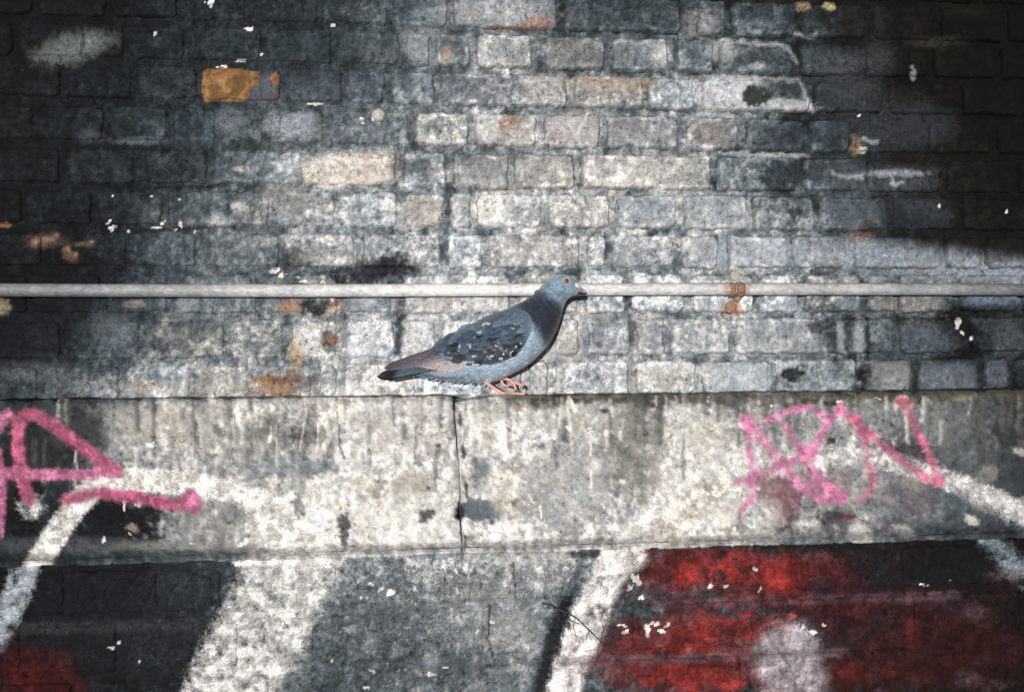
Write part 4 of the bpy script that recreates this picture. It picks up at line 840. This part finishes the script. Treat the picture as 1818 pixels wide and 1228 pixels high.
for side in (-1, 1):
    wing = patch('wing', wing_xy, 48, 26, M_fe, pig, wing_col, side, lambda u, v: 0.0012 + 0.0035 * (1 - abs(v) ** 3) * min(1, (1 - u) * 5) + 0.001 * (1 - u), 0.0012)
    rf = random.Random(5)
    # covert feathers in overlapping rows, tips pointing to the tail
    nrow = 9
    for r in range(nrow):
        q = r / (nrow - 1)
        for k in range(11):
            u0_ = 0.10 + 0.84 * (k + (r % 2) * 0.5 + rf.uniform(-.15, .15)) / 11; v0 = -0.80 + 1.66 * q + rf.uniform(-.04, .04)
            if u0_ > 0.97: continue
            bx, by = wing_xy(u0_, v0)
            ang = math.radians(180 - 30 + 22 * q + rf.uniform(-6, 6) - (10 if u0_ < .4 else 0))    # direction of the tip in photo axes
            Ln = rf.uniform(22, 28) * (1.1 - .25 * q) * (1.25 if u0_ < .45 else 1); Wd = rf.uniform(6.5, 8.5)
            if u0_ > .8: Ln *= .72; Wd *= .8
            ca, sa = math.cos(ang), math.sin(ang) * -1 * -1
            tipx, tipy = bx + ca * Ln, by + sa * Ln
            # keep the tips inside the wing outline
            kk = max(0, min(1, (tipx - 763) / 178.0)); t_, b_ = wing_xy(kk, -1), wing_xy(kk, 1)
            def cen(xx):
                f = np.interp(xx, WTOP[:, 0], WTOP[:, 1]); g_ = np.interp(xx, WBOT[:, 0], WBOT[:, 1]); return f, g_
            lo, hi = cen(tipx)
            if tipx < 766: continue
            if tipy > hi + 1.5: tipy = hi + 1.5
            if tipy < lo + 3: tipy = lo + 3
            dx, dy = tipx - bx, tipy - by; ll = math.hypot(dx, dy); dx /= ll; dy /= ll
            if ll < 9: continue
            dark = math.exp(-((bx - 893) / 40) ** 2 - ((by - 617) / 24) ** 2); rr_ = rf.random()
            cb = MD * (1 - dark) + DK * dark
            if by > 592 and bx > 812 and rr_ < .75: cb = DK * .9 if rr_ < .3 else BLK * .8
            elif rr_ < .35: cb = lin((92,112,132))
            if by < 572: cb = lin((96,116,134)) * rf.uniform(.8, 1.15)
            cb = cb * rf.uniform(.85, 1.2)
            rim = rf.random(); rimc = WT if (rim < (.42 if by > 605 else .10)) else LG; rims = rf.uniform(.5, 1) if rimc is WT else rf.uniform(.22, .5)
            rv = rf.choice((-1, 1))
            def fxy(u, v, bx=bx, by=by, dx=dx, dy=dy, ll=ll, Wd=Wd, lo_=0):
                w = Wd * (min(1, u * 3 + .35)) * math.sqrt(max(0, 1 - max(0, (u - .45) / .55) ** 2.4)); return bx + dx * ll * u - dy * v * w, by + dy * ll * u + dx * v * w
            def fc(u, v, x, y, cb=cb, rimc=rimc, rims=rims, rv=rv):
                e = max(0, (u - .72) / .28) * (1 if v * rv > -.1 else .25); e = min(1, e + max(0, abs(v) - .8) * 1.2) * rims * .9
                sh = 1 - .3 * (abs(v) < .13); return (cb * sh) * (1 - e) + rimc * e
            hgt = 0.0050 + 0.0004 * (k % 2) - 0.0009 * q
            patch('feather', fxy, 6, 6, M_fe, wing, fc, side, lambda u, v, hgt=hgt: hgt * 1.0 + 0.0010 * u - 0.0012 * v * v, 0.0004)
    # white mark and pale scallops
    # primaries: long quills reaching over the tail
    prim = [((800,606),(766,628),(683,652.5),5.0,(80,78,88)),((806,612),(770,633),(682,655),5.5,(96,92,100)),((812,618),(776,637),(690,657),5.5,(118,112,120)),((820,624),(780,641),(704,658),5.5,(146,136,142)),((828,630),(786,645),(720,659),5.5,(164,156,160)),((838,636),(794,649),(738,660),5.5,(176,168,172)),((850,640),(808,652),(758,661),5.5,(184,178,182))]
    for pi_, (p0, p1, p2, wq, cq) in enumerate(prim):
        cq = lin(cq)
        def qxy(u, v, p0=p0, p1=p1, p2=p2, wq=wq):
            x = (1 - u) ** 2 * p0[0] + 2 * u * (1 - u) * p1[0] + u * u * p2[0]; y = (1 - u) ** 2 * p0[1] + 2 * u * (1 - u) * p1[1] + u * u * p2[1]
            w = wq * (0.55 + .75 * min(1, u * 1.6)) * math.sqrt(max(0, 1 - max(0, (u - .8) / .2) ** 2)); return x + .3 * v * w * .3, y + v * w
        def qc(u, v, x, y, cq=cq): return cq * (1 - .35 * (abs(v + .3) < .2)) * (1 - .45 * max(0, u - .6) / .4) * (1.08 if v > .3 else 1)
        patch('flight_feather', qxy, 18, 6, M_fe, wing, qc, side, lambda u, v, pi_=pi_: 0.0036 - 0.0004 * pi_ - .0010 * v * v + .0022 * (1 - abs(2 * u - 1)), 0.0005, minoff=0.0022 + .0005 * (7 - pi_))
    for (x0, y0, rx, ry, an) in ((860,577,10,4,-15),(832,616,2.5,6,15),(814,616,2,5,10),(838,634,6,2.5,-20),(868,634,7,2.5,-35),(876,616,5,2,10),(884,638,4,4,40),(826,644,9,2.5,4),(888,630,5,2,-60),(902,627,5,1.8,-50),(848,592,6,2.5,-15),(918,612,2.5,2,0),(910,618,2,3,0),(905,586,5,1.4,10),(842,648,9,2.2,0)):
        def mxy(u, v, x0=x0, y0=y0, rx=rx, ry=ry, an=math.radians(an)):
            a = (u * 2 - 1); w = math.sqrt(max(0, 1 - a * a)) * (.8 + .5 * math.sin(6 * a + x0)); X_, Y_ = a * rx * .85, (v * w + .5 * math.sin(4 * a + y0)) * ry * .75; return x0 + X_ * math.cos(an) - Y_ * math.sin(an), y0 + X_ * math.sin(an) + Y_ * math.cos(an)
        patch('pale_feather', mxy, 6, 4, M_fe, wing, lambda u, v, x, y: lin((192,198,204)), side, lambda u, v: 0.0066 - .001 * v * v, 0.0006)
# shoulder feather fringe and vent feathers
rf = random.Random(9)
# contour feathers of neck, breast and back
rc = random.Random(17)
for side in (-1, 1):
    cnt = 0; row = 0
    for fi in np.linspace(len(st) * .22, len(st) * .86, 17):
        i = int(fi); T = st[i][:2]; Bm = st[i][2:4]; A0 = (st[max(i - 6, 0)][:2] + st[max(i - 6, 0)][2:4]) / 2; dirv = A0 - (T + Bm) / 2; dirv = dirv / np.linalg.norm(dirv)
        nq = 10 if np.hypot(*(T - Bm)) > 60 else 8
        for qi in range(nq):
            q = .06 + .88 * (qi + (row % 2) * .5 + rc.uniform(-.2, .2)) / nq; p0 = T * (1 - q) + Bm * q; p0 = p0 - dirv * 4
            tx_, ty_ = p0 + dirv * 8
            if tx_ < 944 and np.interp(tx_, WTOP[:, 0], WTOP[:, 1]) - 2 < ty_ < np.interp(tx_, WBOT[:, 0], WBOT[:, 1]) + 2: continue
            if p0[0] > 1004 or cnt >= 145: continue
            small = .62 if p0[0] > 965 and p0[1] < 560 else 1.0
            L2 = rc.uniform(13, 18) * small; W2 = rc.uniform(5.0, 6.5) * small; an = rc.uniform(-.12, .12)
            d2 = np.array([dirv[0] * math.cos(an) - dirv[1] * math.sin(an), dirv[0] * math.sin(an) + dirv[1] * math.cos(an)])
            kf = rc.uniform(.88, 1.12)
            def cxy(u, v, p0=p0, d2=d2, L2=L2, W2=W2):
                w = W2 * min(1, u * 2.5 + .3) * math.sqrt(max(0, 1 - max(0, (u - .4) / .6) ** 2.2)); return p0[0] + d2[0] * L2 * u - d2[1] * v * w, p0[1] + d2[1] * L2 * u + d2[0] * v * w
            def ccol(u, v, x, y, kf=kf):
                c_ = bird_col(np.array([x]), np.array([y]))[0] * kf; e = max(0, (u - .75) / .25) + max(0, abs(v) - .8); return c_ * (1 + .22 * min(1, e)) * (1 - .10 * (abs(v) < .2))
            patch('contour_feather', cxy, 5, 4, M_fe, pig, ccol, side, lambda u, v: 0.0002 + 0.0012 * u - .0006 * v * v, 0.0004, minoff=0.0); cnt += 1
        row += 1
# tail
tail = empty('tail', tuple(pp(740, 662))); tail.parent = pig; tail.location = Vector(pp(740, 662)) - Vector(pig['_o'])
def tail_link(o): pass
class _T: pass
tl_off = pp(740, 662)
def tail_feather(k):
    sy = (k - 5.5) / 5.5; V = []; C = []; nu, nv = 16, 6; yy = YB + sy * 0.020
    x_end = 669 + 6 * abs(sy) + (0 if k % 2 else 3); dz = 1.6 * abs(sy) * 1 + (k % 3) * 1.0
    for i in range(nu + 1):
        for j in range(nv + 1):
            u = i / nu; v = j / nv * 2 - 1; x = 790 + (x_end - 790) * u; yc = 652 + 14.5 * u ** 1.2 - 1.0 * math.sin(u * 3.1) + dz * u
            w = (5.0 + 3.4 * u) * math.sqrt(max(0, 1 - max(0, (u - .88) / .12) ** 2)); P = pp(x, yc + v * w * .85)
            V.append([P[0], yy + sy * .006 * u + v * .006 * (1 if sy >= 0 else -1), P[2]])
            band = float(smooth(712, 698, np.array([x + 4 * v]))); b = np.array(lin((92,116,136))) * (1 - .3 * (abs(v) < .2)) * (.8 + .2 * u) * (1 if v > -.4 else .75)
            C.append(b * (1 - band) + lin((17,22,28)) * band)
    n = len(V); w_ = nv + 1; V += [[a, b + .0006, c - .0006] for a, b, c in V]; C = C + C; F = []
    for i in range(nu):
        for j in range(nv): a = i * w_ + j; F.append((a, a + 1, a + w_ + 1, a + w_)); F.append((n + a, n + a + w_, n + a + w_ + 1, n + a + 1))
    me = link_mesh('tail_feather', V, F, M_fe, None, attrs={'base': np.c_[np.array(C), np.ones(len(C))]})
    me.parent = tail; me.location = Vector(me['_o']) - Vector(tl_off)
for k in range(12): tail_feather(k)
# vent and thigh feathers hanging in ragged tips
for k in range(34):
    x = 752 + k * 3.6 + rf.uniform(-1, 1); y = np.interp(x, [750, 770, 800, 840, 875], [665, 669, 673, 675, 676]) - rf.uniform(0, 5)
    L_ = rf.uniform(10, 17); an = math.radians(150 + rf.uniform(-14, 12) if x < 850 else 120)
    def vxy(u, v, x=x, y=y, L_=L_, an=an):
        w = 3.2 * (1 - u ** 2) + .2; X_ = u * L_; return x + X_ * math.cos(an) - v * w * math.sin(an), y + X_ * math.sin(an) + v * w * math.cos(an)
    t_ = (x - 752) / 120; cv = lin((104,126,146)) * (1 - t_) + lin((168,182,196)) * t_; cv = cv * rf.uniform(.8, 1.15)
    patch('vent_feather', vxy, 5, 3, M_fe, pig, lambda u, v, x_, y_, cv=cv: cv * (1 - .25 * (abs(v) < .2)), -1 if k % 3 else 1, lambda u, v: 0.001 + .001 * u, 0.0004, minoff=.004 + .006 * rf.random())

# eye, beak
M_iris = simple_mat('orange_iris', (128,44,26), (176,78,44), 1500, 0.25, 0.5, 0); M_pup = simple_mat('eye_black', (12,8,8), (22,12,10), 900, 0.1, 0.6, 0)
M_lid = simple_mat('pale_eyelid', (168,176,182), (190,194,196), 900, 0.7); M_beak = simple_mat('horn_beak', (96,98,102), (196,192,188), 330, 0.4, 0.5, .2, vec=(1, 1, .4)); M_bk2 = simple_mat('dark_horn', (26,26,28), (70,70,72), 600, 0.35, 0.5)
M_cere = simple_mat('white_cere', (226,220,214), (246,242,238), 700, 0.8)
for side in (-1, 1):
    P = pp(1002.5, 501); ys = surf(P, side)
    e = Vector((P[0], ys, P[2]))
    def ball(c, r, q, name, mat, par):
        V, Fc = blob_mesh((c[0], c[1], c[2]), r, 12, 0, (1, q, 1)); V = np.array(V); return link_mesh(name, V, Fc, mat, par)
    lid = ball((e[0], ys + side * -.0004, e[2]), 0.0062, .28, 'eyelid', M_lid, pig)
    ball((e[0], ys + side * .0006, e[2]), 0.0042, .42, 'iris', M_iris, lid)
    ball((e[0], ys + side * .0014, e[2]), 0.0019, .60, 'pupil', M_pup, lid)
def loft(sts, name, mat, par, n=16):
    V = []; F = []
    for (tx, ty, bx, by, w) in sts:
        T = pp(tx, ty); Bm = pp(bx, by); c = (T + Bm) / 2; h = (T - Bm) / 2
        for k in range(n): a = 2 * math.pi * k / n; V.append(c + h * math.cos(a) + np.array([0, -w * SC * math.sin(a), 0]))
    for i in range(len(sts) - 1):
        for k in range(n): k2 = (k + 1) % n; F.append((i * n + k, (i + 1) * n + k, (i + 1) * n + k2, i * n + k2))
    F.append(tuple(range(n))); F.append(tuple((len(sts) - 1) * n + k for k in range(n))[::-1]); return link_mesh(name, V, F, mat, par)
loft(catmull([(1022,507,1022,518,10),(1028,508.5,1027.5,518.5,8),(1033,511,1032.5,519.5,5.5),(1038,514.5,1037,520,3),(1042,518,1040.5,522.5,1.8),(1043.8,522.5,1043,524.5,.5)], 4), 'upper_beak', M_beak, pig)
loft(catmull([(1020,517,1021,523.5,9.5),(1027,518.5,1027,524,7),(1034,519.5,1034,523.6,4),(1040,521.3,1040,523.5,1)], 4), 'lower_beak', M_bk2, pig)
loft(catmull([(1017,504,1018,514,14),(1021,502,1022,514.5,18),(1025.5,503,1026,514.5,15),(1030,506.5,1029.5,514.5,9),(1032.5,510,1032,514,3)], 4), 'cere', M_cere, pig)
# legs
M_leg = simple_mat('pink_leg_skin', (218,152,146), (242,196,188), 900, 0.55, 0.4, .7); M_claw = simple_mat('dark_claw', (34,26,24), (80,60,54), 900, 0.4)
zl = on(909, 701, YL)[2]; YF = YB - 0.018
def lp(x, y, dy): p = on(x, y, YF + dy); return (p[0], YF + dy, p[2])
def limb(name, pts, rads, mat, par, n=12):
    A = catmull([list(p) + [r] for p, r in zip(pts, rads)], 6); V, F = tube(A[:, :3], A[:, 3], n); return link_mesh(name, V, F, mat, par)
def rings(pts, rads):   # scutes: alternate slight swellings
    return pts, rads
def legbuild(dy, thigh, tarsus, toes):
    V, F = tube(catmull([list(lp(x, y, dy)) + [r] for x, y, r in thigh], 6)[:, :3], catmull([list(lp(x, y, dy)) + [r] for x, y, r in thigh], 6)[:, 3], 16)
    V = np.array(V); c_ = np.tile(lin((176,188,200)), (len(V), 1)); leg = link_mesh('leg', V, F, M_fe, pig, attrs={'base': np.c_[c_, np.ones(len(V))]})
    A = catmull([list(lp(x, y, dy)) + [r] for x, y, r in tarsus], 10)
    rad = A[:, 3] * .85 * (1 + .07 * np.sin(np.arange(len(A)) * 1.6)); V, F = tube(A[:, :3], rad, 12); link_mesh('shank', V, F, M_leg, leg)
    for pts in toes:
        A = catmull([list(lp(x, y, dy + d)) + [r] for x, y, d, r in pts[:-1]], 8); rad = A[:, 3] * .78 * (1 + .10 * np.sin(np.arange(len(A)) * 1.5)); V, F = tube(A[:, :3], rad, 10); link_mesh('toe', V, F, M_leg, leg)
        a, b = pts[-2], pts[-1]; pa0 = lp(a[0], a[1], dy + a[2]); pb0 = lp(b[0], b[1], dy + b[2]); md = ((pa0[0] + pb0[0]) / 2, (pa0[1] + pb0[1]) / 2, (pa0[2] + pb0[2]) / 2 + .0008)
        V, F = tube(catmull([list(pa0) + [.0014], list(md) + [.0011], list(pb0) + [.0002]], 4)[:, :3], [.0015] * 4 + [.0011] * 4 + [.0003], 8); link_mesh('claw', V, F, M_claw, leg)
# standing leg (far toes on the ledge top)
legbuild(0.0, [(868,655,.016),(866,668,.012),(862,677,.0065)], [(860,676,.0036),(870,684,.0028),(882,692,.0028),(893,698.5,.0034)],
    [[(891,698,0,.0032),(903,701.5,-.008,.0030),(915,702.5,-.014,.0026),(925,703.5,-.018,.0022),(930,707,-.02,0)],
     [(892,698,0,.0032),(906,699,0,.0030),(920,699,.001,.0027),(932,699,.001,.0023),(939,701.5,.001,0)],
     [(892,698,0,.0030),(902,697.5,.008,.0028),(914,697,.016,.0024),(920,697,.018,.0022),(925,698.5,.018,0)],
     [(891,698,0,.0030),(884,701,-.006,.0026),(877,704,-.012,.0022),(871,706,-.014,0)]])
# raised leg, toes hanging loosely
legbuild(0.020, [(888,652,.016),(887,664,.012),(887,672,.0060)], [(885,672,.0034),(893,671.5,.0030),(903,674,.0028),(911,679,.0032)],
    [[(910,678,0,.0030),(917,680,-.004,.0027),(924,683,-.006,.0024),(928,686.5,-.006,.0018),(929,692,-.006,0)],
     [(910,678,0,.0030),(913,683,-.002,.0026),(915,689,-.004,.0022),(915.5,692,-.004,.0018),(917.5,698,-.004,0)],
     [(910,678,0,.0030),(917,678.5,.004,.0026),(925,682,.006,.0022),(930,684,.006,.0018),(932,689,.006,0)],
     [(890,674,0,.0028),(892,680,-.003,.0026),(897,684,-.004,.0022),(904,685,-.004,.0018),(908,688,-.004,0)]])
for o in bpy.data.objects:
    if '_o' in o: del o['_o']
